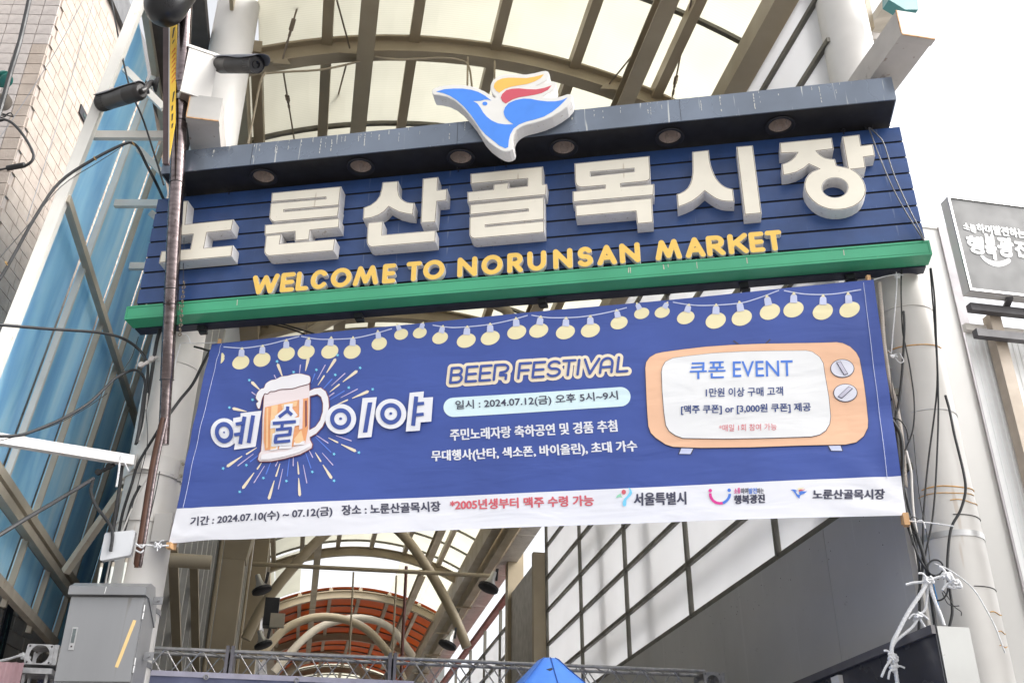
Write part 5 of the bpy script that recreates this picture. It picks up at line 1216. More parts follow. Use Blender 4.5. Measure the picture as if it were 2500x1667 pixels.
# ------------------------------------------------------------------ electrical cabinet on the left column
KD = 8.02
kc = empty('electrical_cabinet', K.W(-3.05, KD, 3.0), K.yaw, 'stainless electrical cabinet with sloped hood and strip of yellow tape, lower left', 'cabinet')
k0 = K.loc(K.un(131, 1662, KD)); k1 = K.loc(K.un(318, 1664, KD)); k2 = K.loc(K.un(173, 1457, KD)); k3 = K.loc(K.un(356, 1461, KD))
kx0, kx1 = (k0[0]+k2[0])/2, (k1[0]+k3[0])/2; kz0, kz1 = k0[2], k2[2]
mb = MB(); mb.fbox(K, kx0, kx1, KD+.012, KD+.30, kz0-.02, kz1+.02); body = obj('body', mb, m_cab, kc)
mb = MB(); mb.fbox(K, kx0+.004, kx1-.006, KD-.006, KD+.010, kz0, kz1); door = obj('door', mb, m_cab, kc)
hx0, hx1 = kx0-.012, kx1+.010
mb = MB(); q = [(KD-.045, kz1+.012), (KD-.045, kz1+.075), (KD+.05, kz1+.125), (KD+.17, kz1+.125), (KD+.31, kz1-.10), (KD+.31, kz1-.16), (KD+.06, kz1+.012)]
vs = [K.W(x, d, z) for x in (hx0, hx1) for d, z in q]; n = len(q)
mb.add(vs, [tuple(range(n))[::-1], tuple(range(n, 2*n))]+[(i, (i+1) % n, n+(i+1) % n, n+i) for i in range(n)]); obj('hood', mb, m_cab, kc)
for z in (kz1-.11, kz0+.12):
    mb = MB(); mb.cyl(K.W(kx1+.002, KD+.003, z-.055), K.W(kx1+.002, KD+.003, z-.003), .008, n=10); obj('hinge', mb, m_inox, kc, True); mb = MB(); mb.cyl(K.W(kx1+.002, KD+.003, z+.003), K.W(kx1+.002, KD+.003, z+.055), .008, n=10); obj('hinge', mb, m_inox, kc, True)
hx = kx0+.085; hz = kz0+.315
mb = MB(); mb.fbox(K, hx-.020, hx+.020, KD-.012, KD-.0065, hz-.088, hz+.082); hd = obj('handle', mb, m_inox, door)
mb = MB(); mb.fbox(K, hx-.012, hx+.012, KD-.016, KD-.0125, hz-.035, hz+.070); obj('lever', mb, M('dark steel lever', (.16, .18, .18), .25, metal=.8), hd)
mb = MB(); mb.cyl(K.W(hx, KD-.012, hz-.062), K.W(hx, KD-.017, hz-.062), .007, n=12); obj('lock', mb, m_chrome, hd, True)
ta, tb_ = K.un(329, 1513, KD-.007), K.un(284, 1628, KD-.007)
mb = MB(); mb.bar(ta, tb_, .026, .0015, -K.n); tag(obj('tape_strip', mb, M('masking tape', (.72, .52, .24), .7, var=.05), kc))
for x_, z_ in ((kx0+.27, kz1+.02),):
    mb = MB(); mb.bar(K.W(x_, KD-.047, kz1+.02), K.W(x_+.004, KD-.047, kz1+.073), .004, .002, K.n); obj('paint_drip', mb, m_swhite, kc)
for z in (kz1+.02, kz0+.22):
    P = K.W(kx1+.0, KD+.24, z); mb = MB(); mb.fbox(K, kx1+.012, kx1+.085, KD+.16, KD+.172, z-.03, z+.03); f_ = obj('mounting_tab', mb, m_cab, kc); mb = MB(); mb.cyl(K.W(kx1+.05, KD+.159, z), K.W(kx1+.05, KD+.143, z), .012, n=6); obj('bolt', mb, m_cab, f_)
    obj('mounting_band', strap(S, CXL, CD, CR+.008, z-.02, z+.02), m_cab, kc, True)
# ------------------------------------------------------------------ wireless box with three antennas
WD = 8.12
wb = empty('wireless_box', K.un(300, 1330, WD), K.yaw, 'pale grey wireless box with three white antennas on the left column', 'box')
wq = [K.un(*q, WD) for q in ((243, 1368), (318, 1354), (330, 1293), (256, 1300))]
L2 = [tuple(K.loc(p)[[0, 2]]) for p in wq]
def rnd(L_, r=.018, n=4):
    o = []; N_ = len(L_)
    for i in range(N_):
        p = np.array(L_[i]); a = np.array(L_[i-1])-p; b = np.array(L_[(i+1) % N_])-p; a = p+a/np.linalg.norm(a)*r; b = p+b/np.linalg.norm(b)*r
        for k in range(n+1): t = k/n; o.append(tuple((1-t)**2*a+2*t*(1-t)*p+t*t*b))
    return o
mb = MB(); mb.poly([rnd(L2)], lambda p: K.W(p[0], WD, p[1]), back=K.n*.055); obj('case', mb, M('pale grey plastic', (.60, .61, .63), .4, var=.03), wb)
for i, (u, v) in enumerate(((249, 1374), (277, 1372), (309, 1362))):
    a = K.un(u, v, WD+.03); mb = MB(); mb.cyl(a, a+np.array((0, 0, -.035)), .012, n=10); b_ = obj('antenna_base', mb, m_tan2, wb, True)
    mb = MB(); mb.tube([a+np.array((0, 0, -.035)), a+np.array((0, 0, -.05)), a+np.array((0, 0, -.20))], [.0115, .012, .007], 10); obj('antenna', mb, M('antenna white', (.66, .68, .62), .45), wb, True)
# brown tube in front of the left column, tied with rope
bt = empty('brown_tube', S.un(340, 1400, 7.5), 0, 'brown and chrome tube leaning down the front of the left column, tied with white rope', 'tube')
Pb = [S.un(*q, d) for q, d in (((398, 1020), 7.50), ((376, 1120), 7.50), ((362, 1200), 7.50), ((345, 1310), 7.50), ((336, 1360), 7.51), ((333, 1385), 7.52))]
mb = MB(); mb.tube(cr(Pb, 4), [.016]+[.026]*18+[.018]*2, 14); obj('brown_half', mb, m_brown, bt, True)
mb = MB(); mb.tube([p+S.a*.030+S.n*.006 for p in cr(Pb, 4)], [.008]+[.016]*18+[.010]*2, 12); obj('chrome_half', mb, m_chrome, bt, True)
# ------------------------------------------------------------------ right hand side buildings and signs
wbY = 7.2
wbd = empty('white_fascia_wall', (5.2, wbY, 0), 0, 'plain white fascia wall with grey edge trim right of the round column', 'wall')
zt_ = YP(2310, 563, wbY)[2]; xr_ = YP(2391, 900, wbY)[0]
mb = MB(); mb.fbox(A, 4.62, xr_-.095, wbY, wbY+.35, 0, zt_); obj('wall', mb, m_conc, wbd)
mb = MB(); mb.fbox(A, xr_-.094, xr_, wbY-.02, wbY+.36, 0, zt_+.02); obj('edge_trim', mb, M('grey edge trim', (.36, .34, .36), .5), wbd)
mb = MB(); mb.fbox(A, 4.60, xr_-.095, wbY-.01, wbY+.36, zt_+.001, zt_+.03); obj('coping', mb, m_steelw, wbd)
# grey signboard on posts
gY = 6.0
gsn = empty('grey_signboard', YP(2420, 722, gY), 0, 'grey boxed signboard with white lettering and smile at the right edge', 'sign')
gp = [YP(*q, gY) for q in ((2314, 480), (2368, 708))]
gx = (gp[0][0]+gp[1][0])/2; gz1, gz0 = gp[0][2], gp[1][2]
gx2 = gx+1.85
mb = MB(); mb.fbox(A, gx, gx2, gY+.012, gY+.10, gz0-.0, gz1); obj('box', mb, m_steelw, gsn)
mb = MB(); mb.fbox(A, gx+.018, gx2-.02, gY+.004, gY+.0115, gz0+.018, gz1-.012); gf = obj('face', mb, m_sgrey, gsn)
for a, b, c, d in ((gx-.002, gx+.017, gz0-.002, gz1+.002), (gx+.0172, gx2, gz0-.002, gz0+.0175), (gx+.0172, gx2, gz1-.0115, gz1+.002)):
    mb = MB(); mb.fbox(A, a, b, gY-.004, gY+.0118, c, d); obj('frame_edge', mb, m_inox, gsn)
zg = zm(2180, 450, 3.484)
def gtxt(s, BL, BRr, TL, bold, nm='lettering'):
    v, fc = glyphs(s, .004); pj = lambda u, v_: tuple(YP(u, v_, gY+.002)[[0, 2]])
    V = fit(v, zg, BL, BRr, TL, pj); mb = MB(); hgt = V[:, 1].max()-V[:, 1].min()
    for j in range(9):
        k = 0 if j == 8 else bold*hgt*.85; a_ = j*math.pi/4
        mb.add([np.array((x+k*math.cos(a_), gY+.0024-.0003*j, z+k*math.sin(a_))) for x, z in V], [list(f) for f in fc])
    return obj(nm, mb, m_swhite, gf)
gtxt('소통', (604, 385), (712, 418), (596, 322), .05); gtxt('하며', (716, 405), (846, 425), (708, 335), .05); gtxt('발전하는', (862, 428), (1130, 462), (850, 352), .05)
gtxt('행', (640, 575), (775, 595), (626, 436), .06); gtxt('복', (805, 630), (885, 640), (778, 425), .055); gtxt('광', (905, 608), (1030, 622), (888, 450), .06); gtxt('진', (1050, 610), (1170, 630), (1032, 478), .06)
sm = [(745, 612), (762, 604), (800, 632), (850, 650), (910, 655), (960, 640), (985, 628), (1003, 650), (985, 672), (930, 697), (870, 698), (800, 668)]
mb = MB(); mb.poly([crc([tuple(YP(*zg(*p), gY+.002)[[0, 2]]) for p in sm], 3)], lambda p: np.array((p[0], gY+.0022, p[1]))); obj('smile', mb, m_swhite, gf)
m_dkst = M('dark grey steel', (.085, .08, .085), .5, dirt=((.25, .12, .06), .1, 9))
for z in (gz0-.07, gz0-.30): mb = MB(); mb.fbox(A, gx+.06, gx2, gY+.11, gY+.17, z-.032, z+.032); obj('rail', mb, m_dkst, gsn)
P = YP(2475, 735, gY+.02); mb = MB(); mb.bar((P[0]-.02, gY+.03, gz0-.012), (P[0]+.07, gY+.26, gz0-.03), .05, .02); obj('bracket', mb, m_dkst, gsn)
pz = YP(2440, 790, gY+.14)
mb = MB(); mb.fbox(A, pz[0]-.03, pz[0]+.07, gY+.19, gY+.28, 2.2, gz0-.07); obj('post', mb, M('rusty post', (.40, .33, .26), .6, dirt=((.30, .16, .07), .3, 8)), gsn)
wcp = empty('corrugated_hoarding', YP(2440, 1200, gY+.3), 0, 'white ribbed hoarding below the grey signboard', 'hoarding')
hz = YP(2430, 812, gY+.3)[2]; hx0 = xr_+.02
mb = MB(); N_ = 40; prof = []
for i in range(N_): x = gx+.10+i*.05; prof += [(x, gY+.30), (x+.02, gY+.30), (x+.025, gY+.304), (x+.045, gY+.304)]
vs = [np.array((x, y, z)) for z in (0.5, hz) for x, y in prof]+[np.array((x, y+.004, z)) for z in (.5, hz) for x, y in prof]; n = len(prof)
fs = [(i, i+1, n+i+1, n+i) for i in range(n-1)]+[(2*n+i+1, 2*n+i, 3*n+i, 3*n+i+1) for i in range(n-1)]+[(n+i, n+i+1, 3*n+i+1, 3*n+i) for i in range(n-1)]
mb.add(vs, fs); obj('sheet', mb, M('white ribbed sheet', (.74, .74, .73), .5, var=.04, vs=2), wcp)
mb = MB(); mb.fbox(A, gx+.08, gx2+.4, gY+.25, gY+.295, hz-.03, hz+.03); obj('top_rail', mb, M('rusted white rail', (.62, .58, .53), .6, dirt=((.26, .17, .11), .36, 8)), wcp)
# teal sign corner and roof edge at the top
tz = empty('teal_signboard', YP(2195, 10, 6.2), 0, 'corner of a teal signboard at the top edge, above the right arm', 'sign')
q = [YP(*p, 6.25) for p in ((2168, -60), (2170, 0), (2210, 24), (2242, 24), (2236, -60))]
mb = MB(); mb.poly([[tuple(p[[0, 2]]) for p in q]], lambda p: np.array((p[0], 6.25, p[1])), back=(0, .12, 0)); obj('box', mb, M('teal paint', (.05, .21, .22), .4), tz)
re_ = empty('roof_edge_beams', YP(2150, 40, 7.6), 0, 'cream and dark roof edge beams behind the right end arm', 'beam')
q0, q1 = YP(2105, 75, 7.6), YP(2190, 60, 7.6)
mb = MB(); mb.bar(YP(2120, 90, 8.4), YP(2215, -40, 6.6), .22, .10); obj('beam', mb, m_tan2, re_); mb = MB(); mb.bar(YP(2112, -10, 7.4), YP(2126, 72, 7.4), .06, .06); obj('stub', mb, m_tan, re_)
mb = MB(); mb.fbox(A, q0[0], q0[0]+.55, 7.6, 9.5, q0[2]-.1, q0[2]+.0); obj('slab', mb, m_steelw2, re_)
# ------------------------------------------------------------------ sign cabinet at the bottom right with a stainless end
P0 = XP(2282, 1527, 4.02); yE = P0[1]; P1 = YP(2364, 1526, yE)
sc = empty('sign_cabinet', P0, 0, 'dark sign cabinet with bare stainless end plate at the bottom right', 'sign box')
mb = MB(); mb.fbox(A, P0[0], P1[0], yE+.006, yE+5.2, 1.4, P0[2]-.0); obj('case', mb, M('dark glossy sheet', (.035, .035, .042), .25, var=.2, vs=2, bump=.03, bs=3), sc)
mb = MB(); mb.fbox(A, P0[0]+.012, P1[0], yE-.004, yE+.005, 1.4, P0[2]); obj('end_plate', mb, M('bright stainless', (.30, .30, .29), .34, metal=.6, var=.1, vs=2, bump=.04, bs=2), sc)
mb = MB(); mb.fbox(A, P0[0]-.03, P0[0]-.002, yE-.002, yE+5.2, P0[2]-.05, P0[2]+.006); obj('top_edge', mb, m_dkst, sc)
P_ = XP(2058, 1650, P0[0]); mb = MB(); mb.fbox(A, P0[0]-.04, P0[0]-.003, P_[1], P_[1]+.12, 1.6, P_[2]+.01); obj('white_tab', mb, m_steelw, sc)
# ------------------------------------------------------------------ truss frame, its towers, the backdrops
TY = 9.6
tz1, tz0 = 3.50, 3.285
m_tr = M('scuffed aluminium truss', (.46, .45, .45), .38, metal=.65, var=.2, vs=20, dirt=((.2, .18, .16), .2, 14))
tr = empty('lighting_truss', (1.2, TY, tz0), 0, 'long aluminium lighting truss across the arcade at the bottom of view', 'truss')
txa, txb = -1.95, 3.74
for y in (TY, TY+.22):
    for z in (tz0, tz0+.045 if False else tz0, tz1):
        if (y, z) == (TY, tz0) and False: continue
        mb = MB(); mb.cyl((txa, y, z), (txb, y, z), .016, n=10); obj('chord', mb, m_tr, tr, True)
k = 0; x = txa+.10; st = .25
joint = [YP(560, 1610, TY)[0], YP(957, 1625, TY)[0]]
while x < txb-.2:
    for y, ph in ((TY, 0), (TY+.22, 1)):
        mb = MB(); up_ = (k+ph) % 2
        mb.cyl((x, y, tz0 if up_ else tz1), (x+st*.62, y, tz1 if up_ else tz0), .0065, n=6); obj('diagonal', mb, m_tr, tr, True)
    mb = MB(); mb.cyl((x, TY, tz1), (x+st*.6, TY+.22, tz1), .0065, n=6); obj('diagonal', mb, m_tr, tr, True)
    mb = MB(); mb.cyl((x, TY, tz0), (x+st*.6, TY+.22, tz0), .0065, n=6); obj('diagonal', mb, m_tr, tr, True)
    x += st*.62; k += 1
for xj in joint:
    for s_ in (-.022, .022):
        mb = MB(); mb.fbox(A, xj+s_-.014, xj+s_+.014, TY-.05, TY+.27, tz0-.05, tz1+.04); obj('joint_plate', mb, M('grey joint plate', (.20, .19, .21), .5, metal=.4), tr)
def corner_plate(x0, x1, z0, z1, y, hole):
    mb = MB(); cx, cz = (x0+x1)/2, (z0+z1)/2; c_ = .018
    o = [(x0+c_, z0), (x1-c_, z0), (x1, z0+c_), (x1, z1-c_), (x1-c_, z1), (x0+c_, z1), (x0, z1-c_), (x0, z0+c_)]
    hs_ = [ell(cx, cz, hole, hole, 24)[::-1]]
    for sx in (-1, 1):
        for sz in (-1, 1): hs_.append(ell(cx+sx*(x1-x0)*.40, cz+sz*(z1-z0)*.40, .009, .009, 8)[::-1])
    mb.poly([o]+hs_, lambda p: np.array((p[0], y, p[1])), back=(0, .012, 0)); return mb
for (u0, v0, u1, v1, lab, yy) in ((70, 1572, 126, 1624, 'truss corner block with round holes left of the electrical cabinet', TY), (1715, 1640, 1762, 1690, 'truss corner block with round holes at the right end of the long truss', TY)):
    a, b = YP(u0, v0, yy), YP(u1, v1, yy); x0, x1, z0, z1 = a[0], b[0], b[2], a[2]
    cb = empty('truss_corner', ((x0+x1)/2, yy, z0), 0, lab, 'truss block', 'corner blocks of the truss frame')
    obj('front_plate', corner_plate(x0, x1, z0, z1, yy-.03, (x1-x0)*.36), m_tr, cb); obj('back_plate', corner_plate(x0, x1, z0, z1, yy+.24, (x1-x0)*.36), m_tr, cb)
    for z in (z0-.0, z1-.012): mb = MB(); mb.fbox(A, x0, x1, yy-.017, yy+.239, z, z+.012); obj('cover_plate', mb, m_tr, cb)
    mb = MB(); mb.fbox(A, x1+.002, x1+.035, yy-.03, yy+.25, z0, z1); obj('side_plate', mb, m_tr, cb)
    for dx in (.02, x1-x0-.02):
        for dy in (.0, .21): mb = MB(); mb.cyl((x0+dx, yy+dy, 0), (x0+dx, yy+dy, z0-.03), .016, n=10); obj('leg', mb, m_tr, cb, True)
    mb = MB(); mb.fbox(A, x0-.02, x1+.02, yy-.04, yy+.26, z0-.075, z0-.03); obj('base_plate', mb, m_tr, cb)
def sheet_thing(name, mat, q, y, label, cat, wav=.01):
    mb = MB(); P = [YP(*p, y) for p in q]; x0, x1 = P[0][0], P[1][0]; n = 40
    vs = []
    for k in (0, 1):
        for z_ in (0, 1):
            for i in range(n+1):
                t = i/n; z = (P[0][2]*(1-t)+P[1][2]*t) if z_ else 1.0
                vs.append((x0+(x1-x0)*t, y+wav*math.sin(i*.9)+.004*k, z))
    q_ = n+1; fs = []
    for i in range(n): fs += [(i, i+1, q_+i+1, q_+i), (2*q_+i, 3*q_+i, 3*q_+i+1, 2*q_+i+1), (q_+i, q_+i+1, 3*q_+i+1, 3*q_+i)]
    mb.add(vs, fs); return tag(obj(name, mb, mat, None, True), label, cat)
m_lav = M('slate blue banner cloth', (.16, .175, .28), .6, var=.15, vs=3)
b_ = sheet_thing('stage_backdrop', m_lav, ((366, 1641), (1010, 1668)), TY-.06, 'slate blue backdrop with pale top hem hanging under the long truss', 'backdrop')
hem = MB(); a, c = YP(366, 1641, TY-.075), YP(1010, 1668, TY-.075); hem.bar(a, c, .006, .045); obj('pale_hem', hem, M('pale lilac hem', (.52, .50, .60), .6), b_)
for u, v in ((503, 1652), (724, 1660)): 
    p = YP(u, v, TY-.085); mb = MB(); ring(mb, p, (0, 1, 0), .018, .007); obj('eyelet', mb, m_tr, b_, True)
sheet_thing('stage_backdrop', m_lav, ((96, 1640), (180, 1643)), TY+.26, 'slate blue backdrop seen between the legs of the left truss tower', 'backdrop', .02)
sheet_thing('pink_backdrop', M('dusty pink cloth', (.46, .29, .31), .6, var=.08), ((-60, 1612), (60, 1617)), TY-.2, 'dusty pink backdrop in the bottom left corner', 'backdrop')
# blue tent in front of the truss
tt = YP(1339, 1606, 7.6); ten = empty('blue_tent', (tt[0], 8.6, 0), 0, 'blue pointed tent top rising in front of the truss', 'tent')
mb = MB(); n = 32; prof = [(.03, 0.0), (.055, -.006), (.085, -.022), (.16, -.10), (.30, -.24), (.50, -.42), (.9, -.70), (1.5, -1.0)]; vs = []; fs = []
for r, h in prof:
    for i in range(n):
        a_ = 2*math.pi*i/n+math.pi/4; sq = 1/max(abs(math.cos(a_)), abs(math.sin(a_))); k_ = 1+(sq-1)*min(1, r/.6)*.8
        vs.append((tt[0]+r*k_*math.cos(a_), tt[1]+1.0*0+r*k_*math.sin(a_), tt[2]+h))
for j in range(len(prof)-1):
    for i in range(n): fs.append((j*n+i, j*n+(i+1) % n, (j+1)*n+(i+1) % n, (j+1)*n+i))
fs.append(tuple(range(n))); mb.add(vs, fs); obj('canopy', mb, M('blue tent cloth', (.045, .16, .52), .55, var=.12, vs=3, bump=.05, bs=5), ten, True)
for a_ in (R(225), R(270), R(315)):
    pts = []
    for r, h in prof[1:]:
        sq = 1/max(abs(math.cos(a_)), abs(math.sin(a_))); k_ = 1+(sq-1)*min(1, r/.6)*.8; pts.append((tt[0]+r*k_*math.cos(a_), tt[1]+r*k_*math.sin(a_)-.004, tt[2]+h+.002))
    mb = MB(); mb.tube(pts, .004, 5); obj('seam', mb, M('darker blue seam', (.025, .09, .33), .5), ten, True)
p = YP(1337, 1637, tt[1]-.24); mb = MB(); mb.poly([[(p[0]-.022, p[2]), (p[0], p[2]+.008), (p[0]+.02, p[2]+.012), (p[0]+.024, p[2]), (p[0]+.004, p[2]-.010)]], lambda q: np.array((q[0], tt[1]-.30, q[1])), back=(0, .01, 0)); obj('patch', mb, m_black, ten)
# ------------------------------------------------------------------ cables and ropes
def cable(pts, r, label, mat=None, group=None, name='cable', cat='cable', sm=5, n=8):
    P = [S.un(*p[:2], p[2]) for p in pts]
    if pts[0][0] < 0 or pts[0][1] < 0:      # lines that leave the view run on to whatever holds them out there
        e = P[0]-P[1]; far_ = [P[0]+e/np.linalg.norm(e)*(5.0 if r > .0065 else .3)]
    else: far_ = []
    mb = MB(); mb.tube(far_+(cr(P, sm) if sm else P), r, n); return tag(obj(name, mb, mat or m_rubber, None, True), label, cat, group)
DG_ = lambda L_: [(u, v, 6.1+1.42*max(0, min(1, u/330))) for u, v in L_]
D1 = lambda L_, d: [(u, v, d) for u, v in L_]
cable([(-60, 760, 6.4), (0, 680, 6.5), (39, 614, 6.55), (86, 530, 6.6), (146, 445, 6.7), (232, 387, 6.8), (303, 352, 6.9), (323, 350, 6.95), (339, 364, 7.0), (359, 405, 7.1), (379, 443, 7.2), (408, 505, 7.75)], .014, 'thick black cable that bends sharply in front of the glazing beside the sign')
for (u, v, d) in ((232, 387, 6.8), (326, 352, 6.94), (16, 643, 6.52)):
    a = S.un(u, v, d-.01); mb = MB(); ring(mb, a, S.a+np.array((0, 0, .5)), .017, .005); tag(obj('cable_tie', mb, M('tan twine', (.38, .24, .09), .8), None, True), {232: 'tan twine round the thick bent cable, middle one', 326: 'tan twine at the sharp bend of the thick cable', 16: 'tan twine on the lower left end of the thick cable'}[u], 'twine')
cable(D1([(268, -20), (310, 190), (352, 300), (400, 452)], 7.0), .009, 'straight thin black cable passing behind the left pointing camera')
cable(D1([(76, -20), (50, 95), (25, 180), (0, 270), (-20, 330)], 5.5), .019, 'thick black cable at the top left edge, in front of the tiles')
cable(D1([(-20, 300), (0, 295), (14, 293), (36, 306), (62, 338), (81, 375), (79, 392), (64, 404), (56, 405)], 5.6), .011, 'black cable loop ending in a tubular joint, left edge')
a, b = S.un(18, 411, 5.6), S.un(60, 403, 5.6); mb = MB(); mb.tube([a-(b-a)*.5, a-(b-a)*.05, a, b, b+(b-a)*.05], [.008, .008, .022, .022, .012], 12); tag(obj('cable_joint', mb, m_rubber, None, True), 'black tubular cable joint at the left edge, on the tiles', 'joint')
cable(DG_([(-20, 791), (60, 798), (120, 803), (200, 808), (250, 813), (300, 826), (338, 852), (357, 880), (361, 905), (355, 960), (342, 1030), (334, 1082)]), .013, 'black cable crossing the glazing and dropping along the left column, upper of three')
cable(DG_([(-20, 1064), (30, 1064), (70, 1056), (150, 1023), (215, 985), (255, 948), (285, 921), (325, 903), (345, 912), (354, 935), (350, 970), (340, 1040), (331, 1085)]), .012, 'black cable crossing the glazing to the clamp beside the column, middle of three')
cable(DG_([(-20, 1317), (70, 1262), (150, 1215), (228, 1168)]), .016, 'thick black cable rising across the lower glazing, lowest of three')
cable(D1([(228, 1168), (224, 1185), (222, 1200), (232, 1230), (252, 1258), (268, 1280), (275, 1305), (270, 1345)], 7.42), .014, 'black cable tail hanging from the clamp at the column')
for (u, v, lab) in ((240, 1152, 'black cable clamp left of the column, above the wireless box'), (345, 890, 'grey cable clamp beside the top of the left column')):
    a = S.un(u, v, 7.42); b = S.un(u+26, v-14, 7.44); t = empty('cable_clamp', a, 0, lab, 'clamp', 'cable clamps at the left column')
    for q_ in (a, b): mb = MB(); mb.lathe(q_-S.n*.012, S.n, [(.001, 0), (.026, 0), (.026, .024), (.001, .024)], 14); obj('pulley', mb, m_rubber if v > 1000 else m_steelw2, t, True)
    mb = MB(); mb.bar(a+S.n*.012, b+(b-a)*.5+S.n*.012, .03, .012, S.n); obj('plate', mb, m_rubber if v > 1000 else m_steelw2, t)
cable(D1([(392, 800), (382, 838), (372, 900), (362, 960), (349, 1020), (336, 1075)], 7.62), .017, 'black cable bundle down the left edge of the round column')
cable(D1([(360, 960), (352, 1030), (340, 1075)], 7.58), .006, 'white sheath beside the black bundle on the left column', m_steelw)
cable([(512, 857, 7.75), (492, 895, 7.7), (470, 938, 7.68), (440, 975, 7.66), (410, 1016, 7.60)], .014, 'black cable slanting across the left column beside the banner')
cable([(528, 850, 7.7), (512, 856, 7.7), (490, 850, 7.7), (474, 846, 7.7)], .010, 'short black cable at the top left corner of the banner')
for i, (L_, r) in enumerate((([(412, 1005), (380, 1060), (338, 1130), (322, 1180), (300, 1250), (288, 1310), (270, 1392)], .012), ([(343, 1185), (325, 1220), (312, 1262), (302, 1298), (282, 1345), (265, 1395), (252, 1440)], .014), ([(370, 1150), (340, 1200), (318, 1250), (298, 1300), (276, 1350), (262, 1400), (256, 1440)], .007), ([(300, 1120), (293, 1180), (284, 1240), (276, 1300), (272, 1345)], .015), ([(390, 1150), (378, 1210), (364, 1270), (356, 1318)], .005))):
    cable(D1(L_, 7.58-.015*i), r, ['black cable from the bracket down the left edge of the column', 'black cable over the front of the wireless box', 'white frayed sheath beside the cable over the wireless box', 'black cable behind the wireless box at the column edge', 'thin black wire right of the brown tube'][i], m_steelw if i == 2 else None)
for L_, lab in (([(208, -10), (155, 93), (107, 173), (39, 279), (-10, 350)], 'thin grey wire slanting across the tiles, left one'), ([(232, -10), (205, 86), (176, 185), (148, 280), (65, 540)], 'thin grey wire slanting across the tiles, right one')):
    cable(D1(L_, 6.5), .0035, lab, M('grey wire', (.25, .25, .26), .5), None, 'wire', 'wire')
# insulators on the thick cable, far left
for u, v, m_, lab in ((10, 195, M('dark green porcelain', (.02, .11, .095), .15), 'dark green insulator disc at the left edge'), (8, 250, M('brown grey porcelain', (.16, .14, .12), .2), 'grey brown insulator below the green one at the left edge')):
    a = S.un(u, v, 5.6); mb = MB(); mb.lathe(a, (.75, -.2, -.6), [(.001, -.05), (.03, -.05), (.032, -.03), (.07, -.025), (.072, -.005), (.035, 0), (.06, .012), (.062, .028), (.03, .035), (.001, .036)], 22); tag(obj('insulator', mb, m_, None, True), lab, 'insulator')
cable(D1([(-20, 275), (8, 282), (25, 276), (32, 285), (22, 283), (6, 278), (14, 284), (-6, 290)], 5.6), .005, 'small wire loops below the insulators')
# white box beam of the street lamp arm on the left column
a, b = S.un(-420, 1004, 6.0), S.un(325, 1125, 7.55); wa = empty('white_cross_bar', b, S.yaw, 'white rusty steel bar running left from the column across the glazing', 'bar')
mb = MB(); mb.bar(a, b, .07, .085); obj('bar', mb, M('white rusty bar', (.70, .67, .64), .45, var=.05, dirt=((.42, .19, .06), .24, 9)), wa)
# right hand bundle
rb = [([(2203, 640), (2200, 700), (2203, 800), (2211, 845), (2222, 900), (2232, 979), (2229, 1047), (2211, 1098), (2200, 1140)], .006, 'thin black cable bowing right beside the banner edge'),
      ([(2206, 760), (2208, 800), (2203, 900), (2194, 985), (2187, 1023), (2197, 1137), (2217, 1240), (2236, 1330), (2246, 1420), (2243, 1545)], .010, 'black cable along the banner edge down to the sign box'),
      ([(2271, 655), (2276, 720), (2282, 800), (2288, 943), (2266, 1128), (2255, 1250), (2253, 1330), (2250, 1400), (2243, 1470)], .007, 'long thin black cable hanging from the right end of the green beam, left one'),
      ([(2273, 655), (2281, 720), (2285, 800), (2291, 979), (2287, 1128), (2278, 1255), (2262, 1340), (2252, 1395), (2240, 1460)], .007, 'long thin black cable hanging from the right end of the green beam, right one'),
      ([(2308, 965), (2318, 1000), (2330, 1060), (2340, 1100), (2354, 1160), (2357, 1200), (2345, 1245), (2324, 1284), (2316, 1330), (2313, 1395), (2319, 1440), (2325, 1490), (2318, 1528)], .010, 'black cable curving down the middle of the right column'),
      ([(2170, 1018), (2195, 1024), (2212, 1045), (2218, 1075)], .006, 'short black cable loop at the right edge of the banner'),
      ([(2178, 1025), (2198, 1060), (2204, 1110), (2203, 1180), (2210, 1240), (2232, 1290), (2252, 1345), (2268, 1420), (2284, 1530)], .014, 'thick black cable bundle between banner and right column'),
      ([(2215, 1280), (2232, 1330), (2246, 1365), (2270, 1400), (2292, 1412)], .009, 'black cable crossing to the white knot on the right column')]
for i, (L_, r, lab) in enumerate(rb): cable(D1(L_, 7.60-.012*i), r, lab, None, 'black cables on the right column')
def coil(u, v, ru, rv, d, r, lab, mat=None): cable(D1([(u+ru*math.cos(t), v+rv*math.sin(t)) for t in np.linspace(0, 6.0, 18)], d), r, lab, mat, 'black cables on the right column')
coil(2284, 1385, 19, 19, 7.5, .007, 'small round coil of black cable on the right column'); coil(2290, 1435, 24, 30, 7.49, .006, 'larger hanging loop of black cable below the small coil')
cable(D1([(2278, 1420), (2285, 1450), (2292, 1480), (2296, 1500)], 7.52), .004, 'short blue wire in the bundle on the right column', M('blue wire', (.03, .25, .6), .4), None, 'wire', 'wire')
# ribbed conduit beside the banner
L_ = cr([S.un(*p, 7.62) for p in ((2146, 690), (2152, 760), (2158, 840), (2172, 930), (2188, 990), (2200, 1060), (2206, 1130), (2210, 1190))], 40)
mb = MB(); mb.tube(L_, [.017+.003*(i % 2) for i in range(len(L_))], 10); tag(obj('ribbed_conduit', mb, M('beige ribbed conduit', (.52, .47, .42), .6), None, False), 'beige ribbed conduit behind the right edge of the banner', 'conduit')
cable(D1([(2212, 1100), (2224, 1150), (2226, 1190), (2230, 1250), (2238, 1300)], 7.57), .010, 'smooth white conduit beside the banner corner', m_steelw, None, 'conduit', 'conduit')
